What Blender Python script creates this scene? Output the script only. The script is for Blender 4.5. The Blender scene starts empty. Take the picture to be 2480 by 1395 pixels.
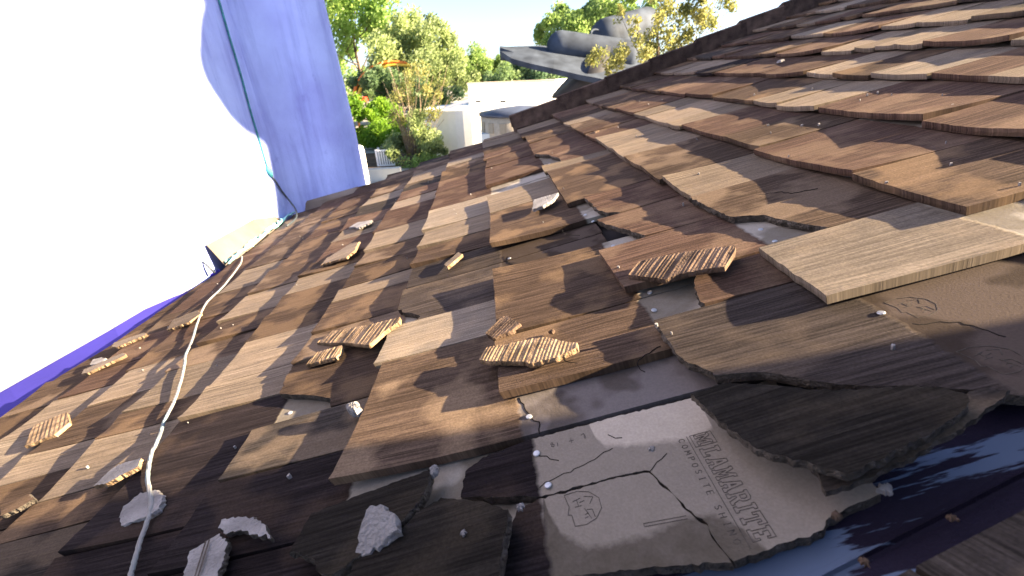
import bpy, bmesh, math, random
from mathutils import Vector, Matrix, noise
from mathutils.geometry import tessellate_polygon
R = math.radians
random.seed(11)
S = bpy.context.scene
COL = S.collection
PITCH = 0.3126687          # roof pitch (radians)
CA, SA = math.cos(PITCH), math.sin(PITCH)
EYE = 0.3184               # height of the lens above the shingles, square to the roof

# ------------------------------------------------------------------ camera
cd = bpy.data.cameras.new('camera'); cam = bpy.data.objects.new('camera', cd); COL.objects.link(cam)
S.camera = cam
Rv = Vector((0.99693008, -0.07000445, -0.03506841)); Uv = Vector((0.06305402, 0.45228816, 0.88964016)); Fv = Vector((0.04641774, 0.88912024, -0.45531374))
CAM = Vector((-SA*EYE, 0, CA*EYE))
m = Matrix(((Rv.x, Uv.x, -Fv.x, CAM.x), (Rv.y, Uv.y, -Fv.y, CAM.y), (Rv.z, Uv.z, -Fv.z, CAM.z), (0, 0, 0, 1)))
cam.matrix_world = m
cd.sensor_width = 36; cd.lens = 36*1032.2/2480
cd.clip_start = 0.01; cd.clip_end = 2000
cd.dof.use_dof = True; cd.dof.focus_distance = 0.62; cd.dof.aperture_fstop = 8.0

# ------------------------------------------------------------------ world and sun
SUN_EL, SUN_AZ = R(24.8), R(8)      # light travels towards (-cos, +sin)
w = bpy.data.worlds.new('World'); S.world = w; w.use_nodes = True
nt = w.node_tree; nt.nodes.clear()
sky = nt.nodes.new('ShaderNodeTexSky'); sky.sky_type = 'NISHITA'; sky.sun_disc = False
sky.sun_elevation = SUN_EL; sky.sun_rotation = R(98)
sky.air_density = 0.6; sky.dust_density = 1.0; sky.ozone_density = 2.0
bg = nt.nodes.new('ShaderNodeBackground'); bg.inputs['Strength'].default_value = 0.05
wo = nt.nodes.new('ShaderNodeOutputWorld')
veil = nt.nodes.new('ShaderNodeHueSaturation'); veil.inputs['Saturation'].default_value = .85
nt.links.new(sky.outputs[0], veil.inputs['Color']); nt.links.new(veil.outputs[0], bg.inputs[0]); nt.links.new(bg.outputs[0], wo.inputs[0])
sd = bpy.data.lights.new('sun', 'SUN'); sd.energy = 5.0; sd.angle = R(0.5); sd.color = (1, .79, .52)
sun = bpy.data.objects.new('sun', sd); COL.objects.link(sun)
dv = Vector((-math.cos(SUN_AZ)*math.cos(SUN_EL), math.sin(SUN_AZ)*math.cos(SUN_EL), -math.sin(SUN_EL)))
sun.rotation_euler = dv.to_track_quat('-Z', 'Y').to_euler()
sun.location = (20, -4, 15)
S.view_settings.view_transform = 'Standard'; S.view_settings.look = 'None'
S.view_settings.gamma = 1.0; S.view_settings.use_curve_mapping = False
S.view_settings.exposure = 2.95

# ------------------------------------------------------------------ helpers
def new_obj(name, me, parent=None):
    o = bpy.data.objects.new(name, me); COL.objects.link(o)
    if parent: o.parent = parent
    return o
def mesh(name, v, f, mat=None, uv=None, smooth=False):
    me = bpy.data.meshes.new(name); me.from_pydata([tuple(a) for a in v], [], f)
    if uv is not None:
        l = me.uv_layers.new(name='UVMap')
        for lp in me.loops: l.data[lp.index].uv = uv[lp.vertex_index]
    if mat: me.materials.append(mat)
    if smooth:
        for p in me.polygons: p.use_smooth = True
    me.update()
    return me
def tag(o, label=None, cat=None, group=None, kind=None):
    if label: o['label'] = label
    if cat: o['category'] = cat
    if group: o['group'] = group
    if kind: o['kind'] = kind
    return o
def empty(name, loc=(0, 0, 0), rot=(0, 0, 0)):
    o = bpy.data.objects.new(name, None); COL.objects.link(o); o.location = loc; o.rotation_euler = rot
    o.empty_display_size = .1
    return o
def at(px, py, Y):                      # a point seen in the photograph, taken at the distance Y
    d = Fv + Rv*((px-1240)/1032.2) - Uv*((py-697.5)/1032.2)
    return CAM + d*((Y-CAM.y)/d.y)
class MB:
    def __init__(s): s.v = []; s.f = []; s.uv = []
    def add(s, v, f, uv=None):
        o = len(s.v); s.v += [tuple(a) for a in v]; s.f += [tuple(i+o for i in a) for a in f]
        s.uv += uv if uv else [(a[0], a[1]) for a in v]
    def box(s, x0, x1, y0, y1, z0, z1):
        s.add([(x0,y0,z0),(x1,y0,z0),(x1,y1,z0),(x0,y1,z0),(x0,y0,z1),(x1,y0,z1),(x1,y1,z1),(x0,y1,z1)],
              [(0,3,2,1),(4,5,6,7),(0,1,5,4),(1,2,6,5),(2,3,7,6),(3,0,4,7)])
    def tube(s, pts, r, n=8, caps=True):
        pts = [Vector(p) for p in pts]; rr = r if isinstance(r, (list, tuple)) else [r]*len(pts)
        V = []; F = []; up = Vector((0.13, 0.31, 1)).normalized()
        for i, p in enumerate(pts):
            d = (pts[min(i+1, len(pts)-1)]-pts[max(i-1, 0)]).normalized()
            a = d.cross(up)
            if a.length < 1e-3: a = d.cross(Vector((1, 0, 0)))
            a.normalize(); b = d.cross(a)
            for k in range(n):
                t = 2*math.pi*k/n; V.append(p+(a*math.cos(t)+b*math.sin(t))*rr[i])
        for i in range(len(pts)-1):
            for k in range(n):
                F.append((i*n+k, i*n+(k+1) % n, (i+1)*n+(k+1) % n, (i+1)*n+k))
        if caps:
            F.append(tuple(range(n))[::-1]); F.append(tuple((len(pts)-1)*n+k for k in range(n)))
        s.add(V, F)
    def lathe(s, prof, c=(0, 0), n=32, cap=True):
        V = []; F = []
        for r, z in prof:
            for k in range(n):
                t = 2*math.pi*k/n; V.append((c[0]+r*math.cos(t), c[1]+r*math.sin(t), z))
        for i in range(len(prof)-1):
            for k in range(n): F.append((i*n+k, i*n+(k+1) % n, (i+1)*n+(k+1) % n, (i+1)*n+k))
        if cap: F.append(tuple(range(n))[::-1]); F.append(tuple((len(prof)-1)*n+k for k in range(n)))
        s.add(V, F)
    def build(s, name, mat, parent=None, smooth=False, loc=None):
        v = s.v
        if loc: v = [(a[0]-loc[0], a[1]-loc[1], a[2]-loc[2]) for a in v]
        o = new_obj(name, mesh(name, v, s.f, mat, s.uv, smooth), parent)
        if loc: o.location = loc
        return o

# ------------------------------------------------------------------ materials
def nodes(name):
    mt = bpy.data.materials.new(name); mt.use_nodes = True
    n = mt.node_tree.nodes; b = n['Principled BSDF']
    return mt, mt.node_tree, n, mt.node_tree.links, b
def N(nt, typ, **kw):
    n = nt.nodes.new(typ)
    for k, v in kw.items():
        if k == 'op': n.operation = v
        elif k == 'blend': n.data_type = 'RGBA'; n.blend_type = v
        elif isinstance(k, str) and hasattr(n, k): setattr(n, k, v)
    return n
def plain(name, col, rough=.6, metal=0, var=.12, scale=6, bump=0, bscale=60, tone=0.0):
    mt, t, n, L, b = nodes(name)
    tc = N(t, 'ShaderNodeTexCoord'); ns = N(t, 'ShaderNodeTexNoise'); ns.inputs['Scale'].default_value = scale; ns.inputs['Detail'].default_value = 5
    L.new(tc.outputs['Object'], ns.inputs['Vector'])
    rp = N(t, 'ShaderNodeValToRGB'); rp.color_ramp.elements[0].position = .3; rp.color_ramp.elements[1].position = .7
    rp.color_ramp.elements[0].color = tuple(max(0, c*(1-var)) for c in col)+(1,)
    rp.color_ramp.elements[1].color = tuple(min(1, c*(1+var)) for c in col)+(1,)
    L.new(ns.outputs['Fac'], rp.inputs[0])
    oi = N(t, 'ShaderNodeObjectInfo'); mr = N(t, 'ShaderNodeMapRange'); mr.inputs[3].default_value = 1-tone; mr.inputs[4].default_value = 1+tone; L.new(oi.outputs['Random'], mr.inputs[0])
    hv = N(t, 'ShaderNodeHueSaturation'); L.new(mr.outputs[0], hv.inputs['Value']); L.new(rp.outputs[0], hv.inputs['Color']); L.new(hv.outputs[0], b.inputs['Base Color'])
    b.inputs['Roughness'].default_value = rough; b.inputs['Metallic'].default_value = metal; b.inputs['Specular IOR Level'].default_value = .5 if metal or rough < .6 else .12
    if bump:
        n2 = N(t, 'ShaderNodeTexNoise'); n2.inputs['Scale'].default_value = bscale; n2.inputs['Detail'].default_value = 4
        L.new(tc.outputs['Object'], n2.inputs['Vector'])
        bp = N(t, 'ShaderNodeBump'); bp.inputs['Strength'].default_value = bump; bp.inputs['Distance'].default_value = .01
        L.new(n2.outputs['Fac'], bp.inputs['Height']); L.new(bp.outputs[0], b.inputs['Normal'])
    return mt
def shingle_mat(name, c, dark=.30, dust=(.33, .235, .15), dustamt=.5, smooth_col=(.40, .36, .30), grain=1.0, marks=None):
    """UV.x = metres up from the butt, UV.y = metres along the course: moulded wood grain on the weather end, plain grey above it"""
    lu = sum(c)/3; c = tuple((x*.70+lu*.30)*.69 for x in c); dust = tuple(x*.72 for x in dust); smooth_col = tuple(x*.9 for x in smooth_col)
    mt, t, n, L, b = nodes(name)
    uv = N(t, 'ShaderNodeUVMap'); sp = N(t, 'ShaderNodeSeparateXYZ'); L.new(uv.outputs[0], sp.inputs[0])
    oi = N(t, 'ShaderNodeObjectInfo')
    rz = N(t, 'ShaderNodeMath', op='MULTIPLY'); rz.inputs[1].default_value = 61; L.new(oi.outputs['Random'], rz.inputs[0])
    def coord(sx, sy):
        a = N(t, 'ShaderNodeMath', op='MULTIPLY'); a.inputs[1].default_value = sx; L.new(sp.outputs[0], a.inputs[0])
        c_ = N(t, 'ShaderNodeMath', op='MULTIPLY'); c_.inputs[1].default_value = sy; L.new(sp.outputs[1], c_.inputs[0])
        k = N(t, 'ShaderNodeCombineXYZ'); L.new(a.outputs[0], k.inputs[0]); L.new(c_.outputs[0], k.inputs[1]); L.new(rz.outputs[0], k.inputs[2])
        return k
    def nz(co, detail=4, rough=.6):
        q = N(t, 'ShaderNodeTexNoise'); q.inputs['Scale'].default_value = 1; q.inputs['Detail'].default_value = detail; q.inputs['Roughness'].default_value = rough
        L.new(co.outputs[0], q.inputs['Vector']); return q
    def ramp(src, p0, p1, c0=(0, 0, 0, 1), c1=(1, 1, 1, 1)):
        r = N(t, 'ShaderNodeValToRGB'); r.color_ramp.elements[0].position = p0; r.color_ramp.elements[1].position = p1
        r.color_ramp.elements[0].color = c0; r.color_ramp.elements[1].color = c1; L.new(src, r.inputs[0]); return r
    def mix(fac, a, b_, blend='MIX'):
        x = N(t, 'ShaderNodeMix', blend=blend)
        for s_, v in ((0, fac), (6, a), (7, b_)):
            if isinstance(v, (int, float)): x.inputs[s_].default_value = v
            elif isinstance(v, tuple): x.inputs[s_].default_value = (v+(1,))[:4]
            else: L.new(v, x.inputs[s_])
        return x.outputs[2]
    g = nz(coord(9, 310), 5, .65)                      # fine streaks
    g2 = nz(coord(2.6, 64), 3)                         # broad streaks
    bl = nz(coord(9, 11), 3, .5)                       # blotches of dust
    sp_ = nz(coord(420, 420), 2)                       # grit
    col = mix(ramp(g.outputs[0], .38, .66).outputs[0], tuple(x*dark for x in c), c)
    col = mix(ramp(g2.outputs[0], .35, .70).outputs[0], mix(.45, col, tuple(x*dark*.9 for x in c)), col)
    df = N(t, 'ShaderNodeMath', op='MULTIPLY'); df.inputs[1].default_value = dustamt
    L.new(ramp(bl.outputs[0], .50, .60).outputs[0], df.inputs[0])
    col = mix(df.outputs[0], col, mix(.35, dust, c))
    gr = ramp(sp_.outputs[0], .35, .75, (.72, .72, .72, 1), (1.2, 1.2, 1.2, 1))
    col = mix(.8, col, gr.outputs[0], 'MULTIPLY')
    hv = N(t, 'ShaderNodeHueSaturation'); L.new(col, hv.inputs['Color'])
    mr = N(t, 'ShaderNodeMapRange'); mr.inputs[3].default_value = .78; mr.inputs[4].default_value = 1.22; L.new(oi.outputs['Random'], mr.inputs[0]); L.new(mr.outputs[0], hv.inputs['Value'])
    # plain upper end
    ed = nz(coord(30, 60), 3)
    ea = N(t, 'ShaderNodeMath', op='MULTIPLY_ADD'); ea.inputs[1].default_value = .012; L.new(ed.outputs[0], ea.inputs[0]); L.new(sp.outputs[0], ea.inputs[2])
    zone = N(t, 'ShaderNodeMapRange'); zone.inputs[1].default_value = .207; zone.inputs[2].default_value = .2115; L.new(ea.outputs[0], zone.inputs[0])
    pl = nz(coord(9, 11), 3, .5); pl2 = nz(coord(60, 70), 4)
    stain = ramp(pl.outputs[0], .475, .525)
    pc = mix(stain.outputs[0], mix(pl2.outputs[0], tuple(x*.36 for x in (smooth_col[0]*1.1, smooth_col[1], smooth_col[2]*.86)), tuple(x*.62 for x in smooth_col)), mix(pl2.outputs[0], tuple(x*.85 for x in smooth_col), smooth_col))
    if marks:                                   # dried puddle marks with their own outline: (grime below, rinsed above), as t over s
        jt = nz(coord(150, 150), 3, .6); jm = N(t, 'ShaderNodeMath', op='MULTIPLY_ADD'); jm.inputs[1].default_value = .008; L.new(jt.outputs[0], jm.inputs[0]); L.new(sp.outputs[1], jm.inputs[2])
        base = mix(pl2.outputs[0], tuple(x*.62 for x in smooth_col), tuple(x*.78 for x in smooth_col))
        for (pts, colr, sign) in ((marks[0], mix(pl2.outputs[0], tuple(x*.17 for x in (smooth_col[0]*1.08, smooth_col[1], smooth_col[2]*.85)), tuple(x*.46 for x in smooth_col)), -1), (marks[1], mix(pl2.outputs[0], tuple(x*1.15 for x in smooth_col), tuple(x*1.5 for x in smooth_col)), 1)):
            rm = N(t, 'ShaderNodeMapRange'); rm.inputs[1].default_value = .18; rm.inputs[2].default_value = .40; L.new(sp.outputs[0], rm.inputs[0])
            cr = N(t, 'ShaderNodeValToRGB'); el = cr.color_ramp.elements
            prs = [(max(0, min(1, (a_-.18)/.22)), b_) for a_, b_ in pts]
            el[0].position = prs[0][0]; el[0].color = (prs[0][1]*2,)*3+(1,); el[1].position = prs[-1][0]; el[1].color = (prs[-1][1]*2,)*3+(1,)
            for a_, b_ in prs[1:-1]:
                e_ = el.new(a_); e_.color = (b_*2,)*3+(1,)
            L.new(rm.outputs[0], cr.inputs[0])
            df2 = N(t, 'ShaderNodeMath', op='MULTIPLY_ADD'); df2.inputs[1].default_value = .5*-1; L.new(cr.outputs[0], df2.inputs[0]); L.new(jm.outputs[0], df2.inputs[2])
            m2 = N(t, 'ShaderNodeMapRange'); m2.inputs[1].default_value = .004-.0035*sign; m2.inputs[2].default_value = .004+.0035*sign; L.new(df2.outputs[0], m2.inputs[0])
            base = mix(m2.outputs[0], base, colr)
        pc = base
    pc = mix(.35, pc, gr.outputs[0], 'MULTIPLY')
    fin = mix(zone.outputs[0], hv.outputs[0], pc)
    L.new(fin, b.inputs['Base Color'])
    b.inputs['Roughness'].default_value = .95; b.inputs['Specular IOR Level'].default_value = .06
    # relief
    inv = N(t, 'ShaderNodeMath', op='SUBTRACT'); inv.inputs[0].default_value = 1.0; L.new(zone.outputs[0], inv.inputs[1])
    hh = N(t, 'ShaderNodeMath', op='MULTIPLY'); L.new(g.outputs[0], hh.inputs[0]); L.new(inv.outputs[0], hh.inputs[1])
    h2 = N(t, 'ShaderNodeMath', op='MULTIPLY_ADD'); h2.inputs[1].default_value = .22; L.new(sp_.outputs[0], h2.inputs[0]); L.new(hh.outputs[0], h2.inputs[2])
    bp = N(t, 'ShaderNodeBump'); bp.inputs['Strength'].default_value = .75*grain; bp.inputs['Distance'].default_value = .0016
    L.new(h2.outputs[0], bp.inputs['Height']); L.new(bp.outputs[0], b.inputs['Normal'])
    return mt
M = {}
M['R'] = shingle_mat('russet_shingle', (.245, .128, .078), dustamt=.35)
M['B'] = shingle_mat('brown_shingle', (.20, .118, .070), dust=(.34, .22, .12), dustamt=.5)
M['T'] = shingle_mat('tan_shingle', (.47, .335, .21), dark=.42, dustamt=.3)
M['L'] = shingle_mat('pale_tan_shingle', (.49, .37, .25), dark=.45, dust=(.46, .34, .22), dustamt=.4)
M['P'] = shingle_mat('dusty_brown_shingle', (.23, .138, .08), dustamt=.6, dust=(.34, .25, .17))
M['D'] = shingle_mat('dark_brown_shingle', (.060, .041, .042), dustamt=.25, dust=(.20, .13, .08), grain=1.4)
M['G'] = shingle_mat('grey_brown_shingle', (.13, .10, .078), dustamt=.5)
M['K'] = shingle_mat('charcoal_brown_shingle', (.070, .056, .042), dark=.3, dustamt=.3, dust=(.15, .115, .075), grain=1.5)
M['S'] = shingle_mat('brown_stained_shingle', (.135, .098, .08), dustamt=.3, dust=(.26, .19, .13), smooth_col=(.098, .074, .060))
M['H'] = shingle_mat('grimy_shingle', (.23, .138, .08), dustamt=.6, dust=(.38, .27, .17), smooth_col=(.19, .165, .155))
M['A'] = shingle_mat('lettered_shingle', (.060, .041, .042), dustamt=.25, dust=(.20, .13, .08), smooth_col=(.37, .315, .25), grain=1.4, marks=([(0.193, 0.15), (0.206, 0.252), (0.208, 0.236), (0.216, 0.214), (0.233, 0.199), (0.258, 0.196), (0.282, 0.197), (0.312, 0.203), (0.318, 0.203), (0.334, 0.199), (0.346, 0.187), (0.358, 0.16)], [(0.248, 0.4), (0.2635, 0.318), (0.2655, 0.3), (0.272, 0.287), (0.296, 0.28), (0.323, 0.275), (0.348, 0.27), (0.37, 0.276), (0.383, 0.4)]))
M['core'] = plain('broken_slate_core', (.27, .255, .245), .95, var=.3, scale=25, bump=.6, bscale=250)
M['coredark'] = plain('broken_edge_core', (.10, .085, .07), .9, var=.5, scale=120, bump=.8, bscale=400)
M['rib'] = plain('ribbed_tan_slate', (.24, .165, .10), .95, var=.55, scale=45, bump=.4, bscale=300)
M['ribdark'] = plain('ribbed_brown_slate', (.115, .078, .055), .95, var=.6, scale=30, bump=.4, bscale=300)
M['deck'] = plain('dark_underlayment', (.035, .033, .034), .9)
M['cap'] = plain('dark_ridge_slate', (.085, .058, .046), .95, var=.5, scale=22, bump=.5, bscale=120, tone=.3)
M['nail'] = plain('galvanised_nail', (.42, .43, .44), .5, .6, var=.1)
M['lav'] = None
# ------------------------------------------------------------------ the roof
roof = empty('shingle_roof', (0, 0, 0), (0, -PITCH, 0))
tag(roof, 'weathered brown slate shingle roof with many cracked and missing shingles', 'roof')
ROT = Matrix.Rotation(-PITCH, 4, 'Y')
def P(s, t, h=0): return ROT @ Vector((s, t, h))
EXP = .19; TH = .0115; BSL = .0122/EXP
def pl(x, xs, ys):
    if x <= xs[0]: return ys[0]
    for i in range(len(xs)-1):
        if x <= xs[i+1]: return ys[i]+(ys[i+1]-ys[i])*(x-xs[i])/(xs[i+1]-xs[i])
    return ys[-1]
def tv(s): return pl(s, [-.5, -.1, .02, .13, .3, 1, 4], [.17, .176, .169, .180, .205, .31, .76])     # cut edge along the valley
def tr(s): return pl(s, [-1.6, -.88, -.4, -.1, .07, .62, 1.14, 1.7, 4], [2.36, 2.44, 2.50, 2.45, 2.40, 2.45, 2.54, 2.61, 2.92])   # far verge
def ev(t): return pl(t, [.6, .95, 1.2, 1.6, 1.75, 2.6], [-1.50, -1.475, -1.38, -1.325, -1.285, -1.275])
TILES = []
def shingle(sn, t0, t1, mat, lift=(0, 0), butt=None, L=.41, h0=0, jag=None, skew=0, cup=0):
    """one shingle: sn = course line, butt = list of (t, s) where the lower end is broken away"""
    near = sn < .75 and t0 < .85
    step = .005 if (butt and near) else (.011 if near else .03)
    nc = max(3, int((t1-t0)/step)); rows = [0, .05, .14, .27, .42, .62, 1.0]
    g = .0013
    V = []; UV = []; ph = random.random()*99
    bt = sorted(butt) if butt else None
    amp = (.0032 if near else .004) if butt else (.0011 if near else .0022)
    top = []
    for i, rf in enumerate(rows):
        r_ = []
        for j in range(nc+1):
            v = j/nc; t = t0+g+(t1-t0-2*g)*v
            broken = False
            if bt and bt[0][0] <= t <= bt[-1][0]:
                sb = pl(t, [b[0] for b in bt], [b[1] for b in bt]); broken = True
            else: sb = sn+skew*(v-.5)
            nzv = noise.noise(Vector((t*130+ph, ph, 0)))+.6*noise.noise(Vector((t*420+ph, ph, 3)))
            sb += nzv*(amp if broken or not butt else .0011)
            s = sb+(sn+L-sb)*rf
            s = max(s, ev(t)+nzv*.002)
            t = min(max(t, tv(s)), tr(s))
            u = s-sn
            fall = max(0, 1-u/.24)**2
            h = h0-BSL*u+(lift[0]*(1-v)**2+lift[1]*v*v)*fall+cup*(2*v-1)**2*fall
            h += noise.noise(Vector((s*14+ph, t*14, ph)))*.0006+(noise.noise(Vector((t*75+ph, ph, 7)))*.0009+noise.noise(Vector((t*240+ph, ph, 9)))*.0009)*max(0, 1-(s-sb)/.03)
            r_.append((s, t, h, broken))
        top.append(r_)
    n1 = nc+1
    for r_ in top:
        for (s, t, h, b) in r_: V.append((s, t, h)); UV.append((s-sn, t))
    nb = len(V)
    for r_ in top:
        for (s, t, h, b) in r_:
            th = TH*(1-.5*min(1, max(0, s-sn-.19)/.22)); V.append((s+(.001 if r_ is top[0] else 0), t, h-th)); UV.append((s-sn, t))
    nm = len(V)
    for (s, t, h, b) in top[0]:
        V.append((s-(random.uniform(-.001, .0028) if b else random.uniform(0, .0006)), t, h-TH*random.uniform(.35, .6))); UV.append((s-sn, t+.002))
    F = []; MI = []
    nr = len(rows)
    for i in range(nr-1):
        for j in range(nc):
            a = i*n1+j; F.append((a, a+n1, a+n1+1, a+1)); MI.append(0)
            if i in (0,): F.append((nb+a, nb+a+1, nb+a+n1+1, nb+a+n1)); MI.append(0)
    for j in range(nc):
        k = 1 if (top[0][j][3] and top[0][j+1][3]) else 0
        F.append((j, j+1, nm+j+1, nm+j)); MI.append(k)
        F.append((nm+j, nm+j+1, nb+j+1, nb+j)); MI.append(k)
    for i in range(nr-1):
        a = i*n1; F.append((a, nb+a, nb+a+n1, a+n1)); MI.append(0)
        a = i*n1+nc; F.append((a, a+n1, nb+a+n1, nb+a)); MI.append(0)
    if top[0][0][1] >= tr(sn+.03) or top[2][-1][1]-top[2][0][1] < .004: return
    TILES.append((V, F, UV, MI, mat, 'coredark' if near else 'coredark', bool(butt)))

def rl(): return (max(0, random.gauss(.0048, .0036)), max(0, random.gauss(.0048, .0036)))
UP = .010
# course lines measured from the photograph: joints run away from the camera; '^' = near corner curled up
A = {
-1: [(1.203, 'T'), (1.355, 'T'), (1.483, 'R^'), (1.683, 'B'), (1.73, '')],
0: [(.93, 'R'), (1.127, 'T'), (1.206, 'T'), (1.273, 'T'), (1.345, 'T'), (1.462, 'R^'), (1.695, 'P'), (1.804, '')],
1: [(.62, 'T'), (.786, 'R'), (.904, 'L'), (1.048, 'B'), (1.154, 'T'), (1.271, 'R^'), (1.484, 'R'), (1.783, 'D'), (1.94, '')],
2: [(.34, 'R^'), (.526, 'R^'), (.703, 'R^'), (.957, 'T'), (1.09, 'T'), (1.199, 'B'), (1.423, 'R'), (1.617, 'R'), (1.833, 'B'), (2.02, '')],
3: [(.435, 'B'), (.599, 'R^'), (.847, 'P'), (.991, 'R'), (1.21, 'T'), (1.302, 'T'), (1.492, 'T'), (1.624, 'R'), (1.839, '')],
4: [(.361, 'L'), (.497, 'P'), (.727, 'T'), (.866, 'P'), (1.004, 'P'), (1.113, 'T'), (1.25, 'T'), (1.434, 'R'), (1.586, 'R'), (1.717, '')],
5: [(.205, 'S'), (.424, 'R'), (.507, 'R'), (.653, 'R'), (.792, 'R'), (.936, 'B'), (1.267, 'T'), (1.335, 'R'), (1.56, 'R'), (1.813, 'B'), (2.0, '')],
6: [(.381, 'B'), (.498, 'B'), (.708, ''), (.839, 'B'), (1.078, 'T'), (1.254, ''), (1.40, 'R'), (1.65, 'R'), (1.83, 'R'), (1.967, '')],
7: [(.323, 'H'), (.533, 'L'), (.637, 'S'), (.78, 'S'), (.893, 'B'), (1.002, 'T'), (1.137, 'L'), (1.328, 'R'), (1.55, 'R'), (1.72, 'B'), (1.9, '')],
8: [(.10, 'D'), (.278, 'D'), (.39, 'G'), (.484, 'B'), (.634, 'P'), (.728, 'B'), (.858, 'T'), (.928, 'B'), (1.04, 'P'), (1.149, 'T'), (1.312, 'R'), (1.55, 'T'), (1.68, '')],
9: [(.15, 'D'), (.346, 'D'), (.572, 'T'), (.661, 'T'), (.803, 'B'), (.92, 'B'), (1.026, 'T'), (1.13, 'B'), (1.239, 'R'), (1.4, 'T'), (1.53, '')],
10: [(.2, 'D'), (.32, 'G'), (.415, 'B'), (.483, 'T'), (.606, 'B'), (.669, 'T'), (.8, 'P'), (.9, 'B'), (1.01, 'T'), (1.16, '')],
11: [(.3, 'B'), (.46, 'B'), (.57, 'T'), (.641, 'P'), (.774, 'T'), (.9, 'B'), (1.0, '')],
}
BROKEN = {
(4, .497): [(.727, .277), (.607, .288), (.595, .312), (.583, .326), (.562, .331), (.534, .341), (.514, .350), (.497, .359)],
(5, .205): [(.424, .098), (.345, .097), (.327, .110), (.312, .115), (.301, .156), (.277, .182), (.257, .215), (.243, .252), (.216, .294), (.19, .335)],
(5, .424): [(.507, .190), (.480, .172), (.458, .164), (.431, .157), (.416, .163)],
(5, .653): [(.798, .118), (.754, .131), (.710, .150), (.653, .170)],
(5, .792): [(.940, .128), (.838, .136), (.811, .148), (.785, .175)],
(5, 1.335): [(1.56, .09), (1.50, .128), (1.45, .136), (1.40, .150), (1.335, .15)],
(8, .484): [(.60, -.480), (.556, -.470), (.546, -.449), (.527, -.405), (.504, -.367), (.484, -.36)],
(7, .637): [(.70, -.282), (.687, -.278), (.679, -.262), (.655, -.238), (.637, -.25)],
}
SN = lambda k: 1.04-EXP*k
PAL = 'RRBBTTLPPGB'
for k in range(-10, 14):
    sn = SN(k); row = A.get(k, [])
    out = []
    first = row[0][0] if row else None; last = row[-1][0] if row else None
    lo = tv(sn)-.05; hi = tr(sn+.2)+.05
    def fill(a, b, far):
        t = a
        while t < b-.001:
            wdt = random.choice((.11, .14, .16, .19, .23)); e = t+wdt
            if b-e < .07: e = b
            out.append((t, e, random.choice(PAL), False)); t = e
    if row:
        if first > lo+.05 and k not in (3, 4, 5, 6, 7): fill(lo, first, False)
        for i in range(len(row)-1):
            c = row[i][1]
            if c: out.append((row[i][0], row[i+1][0], c[0], '^' in c))
        fill(last, hi, True)
    else: fill(lo, hi, True)
    for (a, b, c, up) in out:
        lf = rl()
        if up: lf = (UP, .001)
        elif random.random() < .12: lf = (random.uniform(.003, .008), lf[1])
        br = BROKEN.get((k, a))
        sk = random.uniform(-.006, .006)
        s0 = sn+random.uniform(-.0065, .0065)
        hh = 0 if c in 'SH' or (k, a) in BROKEN else random.uniform(-.0008, .0016)
        if k == 4 and a == .361: s0, sk, hh, lf = .262, .008, .003, (.004, .001)
        if k == 6 and a == .381: lf = (.006, .002)
        if k == 7 and a == .323: lf = (.013, .006); sk = .012
        if k == 9 and a == .346: lf = (.015, .003)
        if k == 8 and a in (.278, .10): lf = (.009, .003)
        if br: s0, sk = sn, 0
        shingle(s0, a, b, c, lf, br, h0=hh, skew=sk, cup=.0015 if up else 0)
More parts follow.
